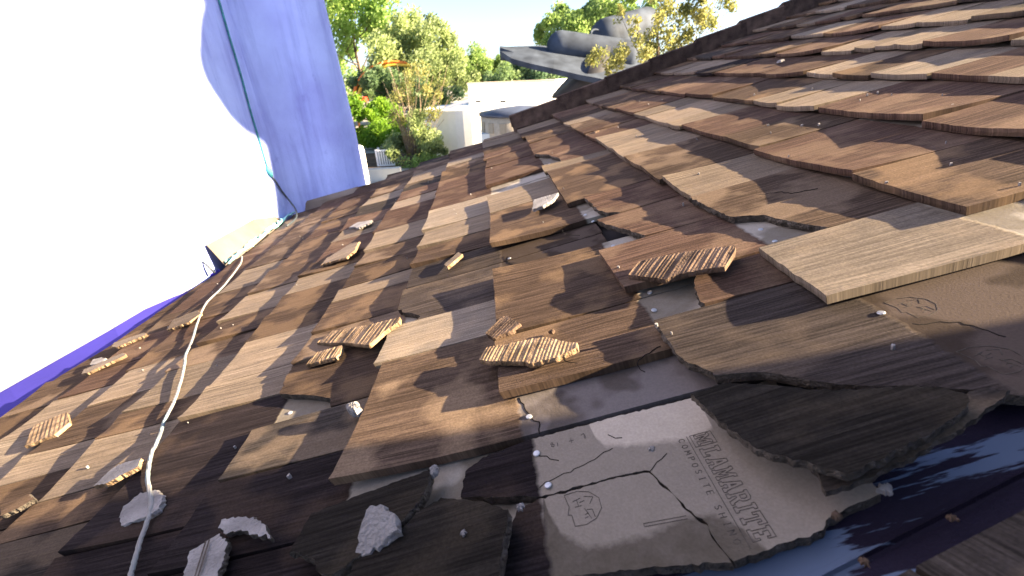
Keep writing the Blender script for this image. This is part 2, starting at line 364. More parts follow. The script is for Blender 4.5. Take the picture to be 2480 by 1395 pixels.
# the valley end of the courses that have lost their shingles: old under-courses, mostly bare
def polytile(name, pts, sn, hf, mat, parent, th=.0105, jag=.0014, seg=.0035, core='coredark', uvrot=None, matrix=None):
    """a flat piece of shingle with a broken outline, pts = (s, t) ring"""
    n = len(pts); ring = []; ph = random.random()*50
    area = sum(pts[i][0]*pts[(i+1) % n][1]-pts[(i+1) % n][0]*pts[i][1] for i in range(n))
    if area < 0: pts = pts[::-1]
    for i in range(n):
        a, b = pts[i], pts[(i+1) % n]; d = math.hypot(b[0]-a[0], b[1]-a[1]); k = max(1, int(d/seg))
        nx, ny = (b[1]-a[1])/d, -(b[0]-a[0])/d
        for q in range(k):
            f = q/k; s = a[0]+(b[0]-a[0])*f; t = a[1]+(b[1]-a[1])*f
            o = (noise.noise(Vector((s*260+ph, t*260, ph)))*1.2+noise.noise(Vector((s*700, t*700+ph, ph))))*jag
            ring.append((s+nx*o, t+ny*o))
    n = len(ring); V = []; UV = []
    cs = sum(p_[0] for p_ in ring)/n; ct = sum(p_[1] for p_ in ring)/n
    def uvf(s, t):
        if uvrot is None: return (s-sn, t)
        c_, s_ = math.cos(uvrot), math.sin(uvrot); return (.05+(s-cs)*c_+(t-ct)*s_, -(s-cs)*s_+(t-ct)*c_)
    for s, t in ring: V.append((s, t, hf(s, t))); UV.append(uvf(s, t))
    for s, t in ring:
        k = random.uniform(-.0012, .0016)*jag/.0014; d = math.hypot(s-cs, t-ct)+1e-6
        V.append((s+(s-cs)/d*k, t+(t-ct)/d*k, hf(s, t)-th*random.uniform(.35, .65))); UV.append(uvf(s, t))
    for s, t in ring: V.append((s, t, hf(s, t)-th)); UV.append(uvf(s, t))
    tri = tessellate_polygon([[Vector((a[0], a[1], 0)) for a in ring]])
    F = []; MI = []
    for tr_ in tri:
        a, b, c = (ring[i] for i in tr_)
        cr = (b[0]-a[0])*(c[1]-a[1])-(b[1]-a[1])*(c[0]-a[0])
        t3 = tr_ if cr > 0 else tr_[::-1]
        F.append(tuple(t3)); MI.append(0); F.append(tuple(i+2*n for i in t3[::-1])); MI.append(0)
    for i in range(n):
        j = (i+1) % n
        F.append((i, n+i, n+j, j)); MI.append(1); F.append((n+i, 2*n+i, 2*n+j, n+j)); MI.append(1)
    if matrix is not None:
        base = matrix
    me = mesh(name, V, F, M[mat], UV); me.materials.append(M[core])
    me.polygons.foreach_set('material_index', MI)
    o = new_obj(name, me, parent)
    return o
def build_tile(tl, name='shingle'):
    V, F, UV, MI, mat, core, br = tl
    s0 = min(v[0] for v in V); t0 = min(v[1] for v in V)
    me = mesh(name, [(v[0]-s0, v[1]-t0, v[2]) for v in V], F, M[mat], UV); me.materials.append(M[core]); me.polygons.foreach_set('material_index', MI)
    o = new_obj(name, me, roof); o.location = (s0, t0, 0)
    return o
def shown(V):
    """share of the picture the piece covers, rough"""
    xs = []; ys = []
    for v in V[::3]:
        d = P(*v)-CAM; z = d.dot(Fv)
        if z < .03: continue
        xs.append(1240+1032*d.dot(Rv)/z); ys.append(697-1032*d.dot(Uv)/z)
    if not xs: return 0
    x0, x1, y0, y1 = max(0, min(xs)), min(2480, max(xs)), max(0, min(ys)), min(1395, max(ys))
    return max(0, x1-x0)*max(0, y1-y0)
TILES.sort(key=lambda tl: -shown(tl[0]))
KEEP = [tl for tl in TILES if shown(tl[0]) > 60][:288]
REST = TILES[len(KEEP):]
for tl in KEEP:
    build_tile(tl)
if REST:
    V = []; F = []; UV = []; MI = []; mats = []
    for tl in REST:
        o_ = len(V); V += tl[0]; UV += tl[2]; F += [tuple(i+o_ for i in f) for f in tl[1]]
        if tl[4] not in mats: mats.append(tl[4])
        MI += [mats.index(tl[4])]*len(tl[1])
    me = mesh('far_shingles', V, F, None, UV)
    for q in mats: me.materials.append(M[q])
    me.polygons.foreach_set('material_index', MI)
    tag(new_obj('far_shingles', me, roof), kind='stuff')
print('shingles', len(TILES), 'kept', len(KEEP))

# course 7 by the valley: one bare shingle cracked in two, with the maker's moulded lettering
S7 = -.278
hf7 = lambda s, t: -.0005-BSL*(s-S7)
crack = [(-.157, .270), (-.124, .264), (-.074, .251), (-.024, .251), (.000, .2515), (.023, .249), (.028, .236), (.034, .223), (.038, .209), (.047, .194), (.047, .182), (.051, .166)]
off = lambda q, d: [(a+d*.5, b+d) for a, b in q]
pa = polytile('shingle', [(-.150, .272), (-.146, .300), (-.128, .312), (-.074, .3185), (.02, .318), (.088, .316), (.17, .312), (.17, .186), (.127, .179), (.118, .172)]+[(.0525, .1655)]+off(crack[1:-1], .0009)[::-1], S7, hf7, 'A', roof, jag=.0013)
pb = polytile('shingle', [(-.074, .249)]+off(crack[3:], -.0008)+[(.0, .174), (-.071, .182), (-.114, .188), (-.113, .192), (-.106, .216), (-.103, .233), (-.097, .246)], S7, hf7, 'A', roof, jag=.0013)
# below it course 8 still shows its plain upper end
def strokes(name, segs, hf, parent, wd=.00055, mat='emboss'):
    b = MB()
    for (s0, t0), (s1, t1) in segs:
        d = math.hypot(s1-s0, t1-t0)
        if d < 1e-5: continue
        nx, ny = -(t1-t0)/d*wd/2, (s1-s0)/d*wd/2; V = []
        for z in (-.0004, .00028):
            for (a, c) in ((s0+nx, t0+ny), (s0-nx, t0-ny), (s1-nx, t1-ny), (s1+nx, t1+ny)): V.append((a, c, hf(a, c)+z))
        b.add(V, [(4, 5, 6, 7), (0, 4, 7, 3), (1, 2, 6, 5), (0, 1, 5, 4), (3, 7, 6, 2)])
    return b.build(name, M[mat], parent)
M['emboss'] = plain('dirt_filled_moulding', (.075, .063, .052), .85, var=.4, scale=200)
GL = {
'L': [[(0,0),(.9,0),(.9,.35),(.75,.35),(.75,.18),(.45,.18),(.45,.82),(.6,.82),(.6,1),(0,1),(0,.82),(.15,.82),(.15,.18),(0,.18)]],
'A': [[(0,0),(.4,0),(.4,.16),(.33,.16),(.37,.3),(.63,.3),(.67,.16),(.6,.16),(.6,0),(1,0),(1,.16),(.9,.16),(.65,1),(.35,1),(.1,.16),(0,.16)],[(.43,.46),(.57,.46),(.5,.75)]],
'M': [[(0,0),(.35,0),(.35,.16),(.28,.16),(.28,.65),(.5,.2),(.72,.65),(.72,.16),(.65,.16),(.65,0),(1,0),(1,.16),(.9,.16),(.9,.84),(1,.84),(1,1),(.72,1),(.5,.55),(.28,1),(0,1),(0,.84),(.1,.84),(.1,.16),(0,.16)]],
'R': [[(0,0),(.4,0),(.4,.16),(.32,.16),(.32,.4),(.45,.4),(.68,0),(1,0),(1,.16),(.88,.16),(.7,.45),(.85,.55),(.9,.72),(.82,.92),(.6,1),(0,1),(0,.84),(.12,.84),(.12,.16),(0,.16)],[(.32,.56),(.6,.56),(.68,.7),(.6,.84),(.32,.84)]],
'I': [[(0,0),(.5,0),(.5,.16),(.36,.16),(.36,.84),(.5,.84),(.5,1),(0,1),(0,.84),(.14,.84),(.14,.16),(0,.16)]],
'T': [[(.25,0),(.75,0),(.75,.16),(.6,.16),(.6,.82),(.8,.82),(.8,.62),(1,.62),(1,1),(0,1),(0,.62),(.2,.62),(.2,.82),(.4,.82),(.4,.16),(.25,.16)]],
'E': [[(0,0),(.9,0),(.9,.34),(.74,.34),(.74,.17),(.34,.17),(.34,.42),(.55,.42),(.55,.58),(.34,.58),(.34,.83),(.74,.83),(.74,.66),(.9,.66),(.9,1),(0,1),(0,.83),(.14,.83),(.14,.17),(0,.17)]],
}
# thin single-stroke capitals for the small line
TL = {'C': [[(.9,.85),(.5,1),(.1,.75),(.1,.25),(.5,0),(.9,.15)]], 'O': [[(.5,1),(.1,.75),(.1,.25),(.5,0),(.9,.25),(.9,.75),(.5,1)]],
'M': [[(0,0),(.1,1),(.5,.3),(.9,1),(1,0)]], 'P': [[(.1,0),(.1,1),(.7,1),(.85,.75),(.7,.5),(.1,.5)]], 'S': [[(.85,.85),(.5,1),(.15,.8),(.3,.55),(.7,.45),(.85,.2),(.5,0),(.1,.15)]],
'I': [[(.5,0),(.5,1)],[(.3,0),(.7,0)],[(.3,1),(.7,1)]], 'T': [[(.5,0),(.5,1)],[(.05,1),(.95,1)]], 'E': [[(.85,0),(.1,0),(.1,1),(.85,1)],[(.1,.5),(.65,.5)]],
'H': [[(.1,0),(.1,1)],[(.9,0),(.9,1)],[(.1,.5),(.9,.5)]], 'N': [[(.1,0),(.1,1),(.9,0),(.9,1)]], 'G': [[(.9,.85),(.5,1),(.1,.75),(.1,.25),(.5,0),(.9,.2),(.9,.5),(.55,.5)]],
'8': [[(.5,.55),(.2,.75),(.5,1),(.8,.75),(.5,.55),(.15,.3),(.5,0),(.85,.3),(.5,.55)]], '7': [[(.1,1),(.9,1),(.4,0)]]}
def word(txt, glyphs, s0, t0, ds, dt, hgt, wid, closed, up=(1, 0), gap=1.0):
    segs = []; c = 0
    for ch in txt:
        if ch == ' ': c += .9*gap; continue
        for path in glyphs[ch]:
            q = path+[path[0]] if closed else path
            pp = [(s0+ds*c+ds*x*wid+up[0]*y*hgt, t0+dt*c+dt*x*wid+up[1]*y*hgt) for x, y in q]
            segs += list(zip(pp[:-1], pp[1:]))
        c += gap*(.62 if ch == 'I' and closed else 1)
    return segs
def frame(s0, t0, s1, t1): return [((s0, t0), (s1, t0)), ((s1, t0), (s1, t1)), ((s1, t1), (s0, t1)), ((s0, t1), (s0, t0))]
lt = word('LAMARITE', GL, .071, .2575, 0, -.0112, .0165, .86, True)
lt += frame(.0695, .2605, .0885, .2735)+word('M', GL, .0725, .2725, 0, -.0112, .013, .95, True)
lt += word('COMPOSITE SHING', TL, .0585, .2725, 0, -.0067, .0052, .55, False)
lt += [((.0667, .274), (.0667, .205)), ((.0667, .205), (.0672, .171))]
lt += word('8', TL, -.0565, .3005, .0045, .002, .0055, 1, False, up=(-.3, 1))+word('7', TL, -.0245, .301, .0045, .002, .0055, 1, False, up=(-.3, 1))
lt += [((-.050, .3055), (-.050, .301)), ((-.036, .306), (-.036, .3005)), ((-.0385, .3032), (-.0335, .3032)), ((-.0215, .3065), (-.0215, .3015))]
lt += [((.003, .206), (.036, .204)), ((.003, .2035), (.036, .2015)), ((.003, .206), (.003, .2035))]
strokes('moulded_lettering', lt, hf7, pa)
def stamp(s, t, r, hf, parent, a0=0):
    q = []
    pts = [(-.95, .95), (-.2, 1.0), (.45, .8), (.9, .3), (.9, -.3), (.5, -.8), (-.1, -1), (-.7, -.95), (-.75, -.3), (-.95, -.25), (-.8, .2), (-.95, .95)]
    q += list(zip(pts[:-1], pts[1:]))
    q += [((-.55, .45), (-.1, .55)), ((-.33, .5), (-.28, .1)), ((-.5, .1), (-.1, .1)), ((.1, .6), (.6, .45)), ((.6, .45), (.35, .1)), ((.0, -.1), (.25, -.75)), ((.1, -.2), (.4, -.25)), ((-.05, -.45), (.15, -.4)), ((-.1, -.65), (.1, -.6)), ((.4, -.25), (.45, -.7)), ((-.2, .3), (.1, .35))]
    c_, s_ = math.cos(a0), math.sin(a0)
    f = lambda p_: (s+r*(p_[0]*c_-p_[1]*s_), t+r*(p_[0]*s_+p_[1]*c_))
    return strokes('moulded_stamp', [(f(a), f(b)) for a, b in q], hf, parent)
stamp(-.039, .232, .0155, hf7, pb)
t5 = [o for o in roof.children if o.name.startswith('shingle') and abs(o.location.y-.2) < .03 and .05 < o.location.x < .15]
hf5 = lambda s, t: .0002-BSL*(s-.09)
st_ = stamp(.322, .333, .017, hf5, roof); st2 = stamp(.314, .252, .017, hf5, roof)
if t5:
    for q in (st_, st2):
        q.parent = t5[0]; q.location = (-t5[0].location.x, -t5[0].location.y, 0)

# hairline cracks
M['crack'] = plain('dark_crack', (.012, .01, .009), 1)
def crackline(pts, hf, parent=None, wd=.0012):
    q = []
    for a, b in zip(pts[:-1], pts[1:]):
        k = max(1, int(math.hypot(b[0]-a[0], b[1]-a[1])/.005))
        for i in range(k):
            f = i/k; q.append((a[0]+(b[0]-a[0])*f+random.uniform(-.0018, .0018), a[1]+(b[1]-a[1])*f+random.uniform(-.0018, .0018)))
    q.append(pts[-1])
    return strokes('crack', list(zip(q[:-1], q[1:])), hf, parent or roof, wd, 'crack')
crackline([(-.074, .262), (-.02, .276), (.0, .282)], hf7, pa, .0007)
crackline([(.023, .249), (.031, .256), (.044, .262)], hf7, pa, .0007)
crackline([(.0, .300), (.004, .294), (.012, .291)], hf7, pa, .0008)
hB = lambda k: (lambda s, t: .0008-BSL*(s-SN(k)))
crackline([(-.082, .385), (-.074, .349), (-.064, .338), (-.066, .322)], hB(7))
crackline([(-.072, .298), (-.06, .288), (-.052, .284)], hf7, pa, .0009)
crackline([(.06, .355), (.055, .372), (.075, .385), (.09, .39)], hB(6), None, .0008)
crackline([(.135, .345), (.148, .335), (.152, .318), (.158, .305)], hB(5), None, .0009)
crackline([(.30, .31), (.33, .30), (.34, .27)], hf5, None, .0008)
crackline([(-.02, .43), (-.018, .41), (-.005, .40)], hB(6), None, .0009)
crackline([(.05, .79), (.054, .76), (.075, .74)], hB(5), None, .001)
crackline([(.30, .60), (.33, .59), (.345, .56), (.37, .55)], hB(5), None, .0012)
crackline([(.33, .545), (.31, .53), (.32, .505)], hB(5), None, .0012)
crackline([(-.07, .80), (-.073, .775), (-.062, .75), (-.066, .73), (-.068, .70)], hB(7), None, .002)
crackline([(.36, .66), (.39, .645), (.395, .63), (.43, .62)], lambda s, t: .0012-BSL*(s-.28), None, .0009)

# nails
def nail(s, t, h=None, r=.0035):
    if h is None:
        k = math.floor((1.04-s)/EXP)+2
        h = -BSL*(s-SN(k))
    b = MB(); n = 14; V = []
    tl = random.uniform(-.15, .15); tb = random.uniform(-.15, .15)
    for rr, z in ((r, .0003), (r, .0011), (r*.8, .0017), (r*.3, .0018)):
        for i in range(n):
            a = 2*math.pi*i/n; V.append((rr*math.cos(a), rr*math.sin(a), z+rr*(math.cos(a)*tl+math.sin(a)*tb)))
    F = [tuple(range(3*n, 4*n))]
    for i in range(3):
        for j in range(n): F.append((i*n+j, i*n+(j+1) % n, (i+1)*n+(j+1) % n, (i+1)*n+j))
    me = mesh('nail', V, F, M['nail'])
    o = new_obj('nail', me, roof); o.location = (s, t, h+.0006)
for s, t in [(-.074, .349), (-.072, .298), (-.066, .260), (.291, .335), (.109, .461), (.119, .504), (.111, .867), (.116, .818), (.118, .680), (.309, .566), (.303, .523), (.452, .389), (-.067, .787), (-.064, .725), (-.441, .513), (.117, 1.42), (-.252, 1.286), (-.244, 1.198), (-.60, .95), (-.61, .93)]:
    nail(s, t)

# deck, verge caps, body of the house
b = MB()
ss = [-1.47, -.9, -.2, .1, .7, 1.4, 2.0, 3.2]
V = []
for z in (-.043, -.075):
    for s in ss: V.append((max(s, -1.44), max(tv(s)+.02, .1), z))
    for s in ss: V.append((max(s, -1.27), tr(s)-.02, z))
n = len(ss); F = []
for i in range(n-1): F.append((i, i+1, n+i+1, n+i)); F.append((2*n+i, 3*n+i, 3*n+i+1, 2*n+i+1)); F.append((i, 2*n+i, 2*n+i+1, i+1)); F.append((n+i, n+i+1, 3*n+i+1, 3*n+i))
F.append((0, n, 3*n, 2*n)); F.append((n-1, 3*n-1, 4*n-1, 2*n-1)[::1])
b.add(V, F); b.build('roof_deck', M['deck'], roof)
s = .07; i = 0
while s < 3.2:
    L_ = random.uniform(.235, .285); e = s+L_+.03
    t0, t1 = tr(s)-.045, tr(e)-.045
    k = .013; hgt = .058
    V = []
    for (a, t, z) in ((s, t0, k), (e, t1, 0)):
        V += [(a, t-.012, -.03), (a, t-.012, hgt+z), (a, t+.002, hgt+z+.004), (a, t+.15, hgt-.06+z), (a, t+.15, hgt-.075+z), (a, t, hgt+z-.012), (a, t, -.03)]
    n = 7; F = [tuple(range(n)), tuple(range(2*n-1, n-1, -1))]+[(j, n+j, n+(j+1) % n, (j+1) % n) for j in range(n)]
    jx = random.uniform(-.003, .003)
    b = MB(); b.add([(a, c+jx, z+jx) for a, c, z in V], F); b.build('ridge_cap', M['cap'], roof, loc=(s, t0, 0))
    s += L_; i += 1
def stucco_mat():
    mt, t, n, L, b = nodes('lavender_stucco')
    tc = N(t, 'ShaderNodeTexCoord')
    def nz(sc, d, rough=.6):
        mp = N(t, 'ShaderNodeMapping'); mp.inputs['Scale'].default_value = sc; L.new(tc.outputs['Object'], mp.inputs[0])
        q = N(t, 'ShaderNodeTexNoise'); q.inputs['Scale'].default_value = 1; q.inputs['Detail'].default_value = d; q.inputs['Roughness'].default_value = rough; L.new(mp.outputs[0], q.inputs['Vector']); return q
    a = nz((14, 14, 1.1), 5); c = nz((3, 3, 3), 4); d = nz((55, 55, 55), 4); e = nz((9, 9, 5), 6, .7)
    r1 = N(t, 'ShaderNodeValToRGB'); r1.color_ramp.elements[0].position = .35; r1.color_ramp.elements[1].position = .65; r1.color_ramp.elements[0].color = (.31, .36, .72, 1); r1.color_ramp.elements[1].color = (.40, .49, .86, 1); L.new(c.outputs[0], r1.inputs[0])
    r2 = N(t, 'ShaderNodeValToRGB'); r2.color_ramp.elements[0].position = .36; r2.color_ramp.elements[1].position = .525; r2.color_ramp.elements[0].color = (.80, .79, .86, 1); r2.color_ramp.elements[1].color = (1.04, 1.04, 1.02, 1); L.new(a.outputs[0], r2.inputs[0])
    r3 = N(t, 'ShaderNodeValToRGB'); r3.color_ramp.elements[0].position = .27; r3.color_ramp.elements[1].position = .38; r3.color_ramp.elements[0].color = (.70, .68, .80, 1); r3.color_ramp.elements[1].color = (1, 1, 1, 1); L.new(e.outputs[0], r3.inputs[0])
    m1 = N(t, 'ShaderNodeMix', blend='MULTIPLY'); m1.inputs[0].default_value = 1; L.new(r1.outputs[0], m1.inputs[6]); L.new(r2.outputs[0], m1.inputs[7])
    m2 = N(t, 'ShaderNodeMix', blend='MULTIPLY'); m2.inputs[0].default_value = 1; L.new(m1.outputs[2], m2.inputs[6]); L.new(r3.outputs[0], m2.inputs[7])
    L.new(m2.outputs[2], b.inputs['Base Color']); b.inputs['Roughness'].default_value = .9; b.inputs['Specular IOR Level'].default_value = .15
    bp = N(t, 'ShaderNodeBump'); bp.inputs['Strength'].default_value = .35; bp.inputs['Distance'].default_value = .01; L.new(d.outputs[0], bp.inputs['Height']); L.new(bp.outputs[0], b.inputs['Normal'])
    return mt
M['lav'] = stucco_mat()
house = MB()
V = [(-1.15, .28, -3.5), (3.2, .85, -3.5), (3.2, 2.9, -3.5), (-1.15, 2.25, -3.5), (-1.15, .28, -.50), (3.2, .85, .93), (3.2, 2.9, .93), (-1.15, 2.25, -.50)]
house.add(V, [(0, 3, 2, 1), (4, 5, 6, 7), (0, 1, 5, 4), (1, 2, 6, 5), (2, 3, 7, 6), (3, 0, 4, 7)])
hw = house.build('house_wall', M['lav'], roof); hw.matrix_parent_inverse = ROT.inverted()

# valley flashing
def valley_mat():
    mt, t, n, L, b = nodes('painted_valley_metal')
    tc = N(t, 'ShaderNodeTexCoord'); mp = N(t, 'ShaderNodeMapping'); mp.inputs['Rotation'].default_value = (0, 0, R(-9.9)); mp.inputs['Scale'].default_value = (4, 34, 11)
    L.new(tc.outputs['Object'], mp.inputs[0])
    a = N(t, 'ShaderNodeTexNoise'); a.inputs['Scale'].default_value = 1; a.inputs['Detail'].default_value = 6; a.inputs['Roughness'].default_value = .62; L.new(mp.outputs[0], a.inputs['Vector'])
    r = N(t, 'ShaderNodeValToRGB'); r.color_ramp.elements[0].position = .505; r.color_ramp.elements[1].position = .525
    r.color_ramp.elements[0].color = (.013, .010, .022, 1); r.color_ramp.elements[1].color = (.095, .13, .20, 1); L.new(a.outputs[0], r.inputs[0])
    L.new(r.outputs[0], b.inputs['Base Color']); b.inputs['Roughness'].default_value = .7; b.inputs['Specular IOR Level'].default_value = .12
    g = N(t, 'ShaderNodeTexNoise'); g.inputs['Scale'].default_value = 420; g.inputs['Detail'].default_value = 2; L.new(tc.outputs['Object'], g.inputs['Vector'])
    iv = N(t, 'ShaderNodeMath', op='SUBTRACT'); iv.inputs[0].default_value = 1; 
    r2 = N(t, 'ShaderNodeValToRGB'); r2.color_ramp.elements[0].position = .505; r2.color_ramp.elements[1].position = .525; L.new(a.outputs[0], r2.inputs[0]); L.new(r2.outputs[0], iv.inputs[1])
    ml = N(t, 'ShaderNodeMath', op='MULTIPLY'); L.new(g.outputs[0], ml.inputs[0]); L.new(iv.outputs[0], ml.inputs[1])
    bp = N(t, 'ShaderNodeBump'); bp.inputs['Strength'].default_value = .7; bp.inputs['Distance'].default_value = .0012; L.new(ml.outputs[0], bp.inputs['Height']); L.new(bp.outputs[0], b.inputs['Normal'])
    return mt
M['valley'] = valley_mat()
cv = lambda s: .132+.175*s
BT = math.tan(R(25)); b = MB(); V = []; F = []
prof = [(.075, -.0405), (.006, -.0385), (.0015, -.0365), (0, -.0335), (-.0015, -.0365), (-.004, -.0375)]
sv = [-.5, -.3, -.1, 0, .1, .2, .35, .6, 1.2, 2.2, 3.2]
for s in sv:
    for d, h in prof: V.append((s, cv(s)+d, h))
    V.append((s, cv(s)-.030, -.0375+.026*BT)); V.append((s, cv(s)-.09, -.0375+.086*BT))
n = len(prof)+2
for i in range(len(sv)-1):
    for j in range(n-1): F.append((i*n+j, i*n+j+1, (i+1)*n+j+1, (i+1)*n+j))
b.add(V, F); b.build('valley_flashing', M['valley'], roof)
# the wing roof on the other side of the valley
wing = empty('wing_roof', (0, 0, 0), (0, -PITCH, 0))
tag(wing, 'brown shingled wing roof rising from the blue metal valley at the bottom corner', 'roof')
b = MB(); V = []
for s in sv: V += [(s, cv(s)-.034, -.0375+.022*BT), (s, cv(s)-1.6, -.0375+1.59*BT)]
b.add(V, [(2*i, 2*i+1, 2*i+3, 2*i+2) for i in range(len(sv)-1)]); b.build('roof_deck', M['deck'], wing)
wd_ = (Vector((1, .175, 0))).normalized(); wn = Vector((wd_.y, -wd_.x, 0))
for rr in range(4):
    q = -.35+random.uniform(0, .1)
    while q < 1.3:
        wdt = random.choice((.16, .2, .24)); V = []; UV = []
        hw_ = lambda d: -.0375+d*BT
        d0 = .026+rr*.19; d1 = d0+.22
        for z in (0, -.010):
            for (a, d) in ((q+.002, d0), (q+wdt-.002, d0), (q+wdt-.002, d1), (q+.002, d1)):
                p_ = Vector((a, cv(a), 0))+wn*d
                V.append((p_.x, p_.y, hw_(d)+.020-.05*(d-d0)+z)); UV.append((d-d0, a))
        me = mesh('shingle', V, [(0, 1, 2, 3), (4, 7, 6, 5), (0, 4, 5, 1), (1, 5, 6, 2), (2, 6, 7, 3), (3, 7, 4, 0)], M[random.choice('GPG')], UV)
        new_obj('shingle', me, wing); q += wdt
# ------------------------------------------------------------------ loose pieces lying on the roof (each a thing of its own)
def place(o, label, cat='shingle piece', group=None):
    """give a piece built in roof measure its own base point and the roof's tilt"""
    me = o.data; n = len(me.vertices)
    c = Vector((sum(v.co.x for v in me.vertices)/n, sum(v.co.y for v in me.vertices)/n, min(v.co.z for v in me.vertices)))
    for v in me.vertices: v.co -= c
    o.rotation_euler = (0, -PITCH, 0); o.location = ROT @ c
    tag(o, label, cat, group)
    return o
def ribbed(name, pts, g, label, mat='rib', h=.012, th=.0075, tilt=(0, 0), step=.0024, rib=.0018):
    """a splinter of shingle showing its coarse grain: ribs run along g = two points"""
    h -= .003
    gx, gy = g[1][0]-g[0][0], g[1][1]-g[0][1]; d = math.hypot(gx, gy); gx /= d; gy /= d
    xx, xy = gy, -gx
    q = [((a*xx+c*xy), (a*gx+c*gy)) for a, c in pts]
    cx = sum(a for a, _ in q)/len(q); cy = sum(c for _, c in q)/len(q)
    x0, x1 = min(a for a, _ in q), max(a for a, _ in q)
    nst = max(4, int((x1-x0)/step)); cols = []
    for i in range(nst+1):
        x = x0+(x1-x0)*(i+.02+.96*0)/nst
        x = min(max(x, x0+1e-5), x1-1e-5); ys = []
        for k in range(len(q)):
            a, c = q[k], q[(k+1) % len(q)]
            if (a[0]-x)*(c[0]-x) < 0: ys.append(a[1]+(c[1]-a[1])*(x-a[0])/(c[0]-a[0]))
        if len(ys) < 2: continue
        ya, yb = min(ys), max(ys)
        cols.append((x, ya+random.uniform(-.0007, .0007), yb+random.uniform(-.0007, .0007), random.uniform(-1, 1)*rib*.45+(rib*.3 if i % 2 else -rib*.3)))
    V = []; UV = []
    def pt(x, y, z):
        hh = h+tilt[0]*(x-cx)+tilt[1]*(y-cy); s, t = x*xx+y*gx, x*xy+y*gy
        V.append((s, t, hh+z)); UV.append((x, y))
    for (x, ya, yb, r) in cols:
        e1 = random.uniform(0, .0012); e2 = random.uniform(0, .0012)
        pt(x, ya, r*.6); pt(x, ya+(yb-ya)*.3, r); pt(x, ya+(yb-ya)*.7, r); pt(x, yb, r*.6); pt(x, yb+e2, -th*.5); pt(x, yb, -th); pt(x, ya, -th); pt(x, ya-e1, -th*.5)
    F = []
    for i in range(len(cols)-1):
        for j in range(8):
            a, c = i*8+j, i*8+(j+1) % 8; F.append((a, c, c+8, a+8))
    n = len(cols)-1; F.append(tuple(range(8))[::-1]); F.append(tuple(n*8+j for j in range(8)))
    o = new_obj(name, mesh(name, V, F, M[mat], UV))
    bm = bmesh.new(); bm.from_mesh(o.data); bmesh.ops.recalc_face_normals(bm, faces=bm.faces); bm.to_mesh(o.data); bm.free()
    return place(o, label)
ribbed('shingle_fragment', [(-.124,.451),(-.113,.473),(-.083,.465),(-.049,.458),(-.033,.452),(-.013,.43),(.004,.418),(.001,.409),(-.027,.403),(-.057,.406),(-.065,.415),(-.112,.441)], ((-.101,.438),(-.091,.463)),
       'large pale ribbed shingle splinter lying across a course edge at mid roof', h=.013, tilt=(0, -.04), rib=.0012)
ribbed('shingle_fragment', [(.101,.53),(.126,.556),(.178,.54),(.244,.509),(.234,.494),(.209,.468),(.184,.479),(.155,.487),(.138,.485)], ((.145,.489),(.187,.535)),
       'large dark brown ribbed shingle chunk with pale right end on a russet shingle', 'ribdark', h=.014, rib=.0013)
ribbed('shingle_fragment', [(-.448,.681),(-.424,.705),(-.337,.666),(-.268,.644),(-.267,.627),(-.293,.616),(-.315,.59),(-.376,.635)], ((-.357,.624),(-.344,.664)),
       'long pointed tan shingle splinter with a black shadow beneath, left of the pale tan shingle', h=.013, tilt=(.05, .02), rib=.0012)
ribbed('shingle_fragment', [(-.44,.607),(-.43,.638),(-.378,.631),(-.374,.604),(-.379,.597)], ((-.414,.605),(-.41,.636)),
       'small square orange brown chip below the long pointed splinter', h=.010, rib=.0012)
ribbed('shingle_fragment', [(-.115,.514),(-.091,.54),(-.081,.54),(-.063,.506),(-.075,.497),(-.104,.494)], ((-.099,.501),(-.076,.525)),
       'small dark ribbed chip just above the large pale ribbed splinter', 'ribdark', h=.010, rib=.0012)
ribbed('shingle_fragment', [(-1.096,.679),(-1.135,.724),(-1.168,.764),(-1.091,.773),(-1.024,.714),(-1.027,.682)], ((-1.066,.699),(-1.13,.767)),
       'sunlit cream ribbed chunk near the left eave, lowest of the pale chunks there', h=.012, step=.004, rib=.0013)
def flat(name, pts, label, mat='core', h=.010, th=.0072, tilt=(0, 0), core='core', jag=.0015, sn=0, grp=None, uvrot=None, bend=0):
    cs = sum(a for a, _ in pts)/len(pts); ct = sum(c for _, c in pts)/len(pts)
    if th == .0072: h -= .0023
    hf = lambda s, t: h+tilt[0]*(s-cs)+tilt[1]*(t-ct)+bend*(s-cs)**2
    return place(polytile(name, pts, sn, hf, mat, None, th, jag, core=core, uvrot=uvrot), label, group=grp)
flat('shingle_fragment', [(.011,.963),(.022,1.031),(.083,1.014),(.062,.975),(.036,.96)], 'small whitish broken chip with a slot on a brown shingle at mid roof', h=.012)
flat('shingle_fragment', [(-.731,.467),(-.725,.492),(-.713,.497),(-.659,.485),(-.646,.464),(-.671,.462),(-.698,.457)], 'grey upturned shingle piece left of the white rope', h=.014, tilt=(.10, 0), core='rib')
flat('shingle_fragment', [(-.64,.397),(-.623,.407),(-.615,.42),(-.582,.412),(-.558,.392),(-.555,.376),(-.567,.369),(-.584,.369),(-.598,.368),(-.611,.381)], 'ragged grey piece lying under the white rope', h=.007, core='core', jag=.0025)
flat('shingle_fragment', [(-.423,.311),(-.424,.321),(-.399,.317),(-.377,.308),(-.356,.291),(-.343,.277),(-.366,.287),(-.392,.299),(-.407,.3)], 'curved light grey sliver right of the rope on a dark shingle', h=.012, core='coredark', jag=.002)
f11 = flat('shingle_fragment', [(-.424,.24),(-.445,.292),(-.416,.302),(-.4,.288),(-.39,.269),(-.39,.258),(-.378,.235)], 'grey slab with a moulded groove and ragged dark edge below the curved sliver', h=.012, core='coredark', jag=.0018)
gb = MB(); 
for dq in (0, .004):
    gb.add([(-.4275+dq, .296, .0003), (-.4255+dq, .2965, .0003), (-.4065+dq, .240, .0003), (-.4085+dq, .2395, .0003)], [(0, 1, 2, 3)])
fz = f11.location
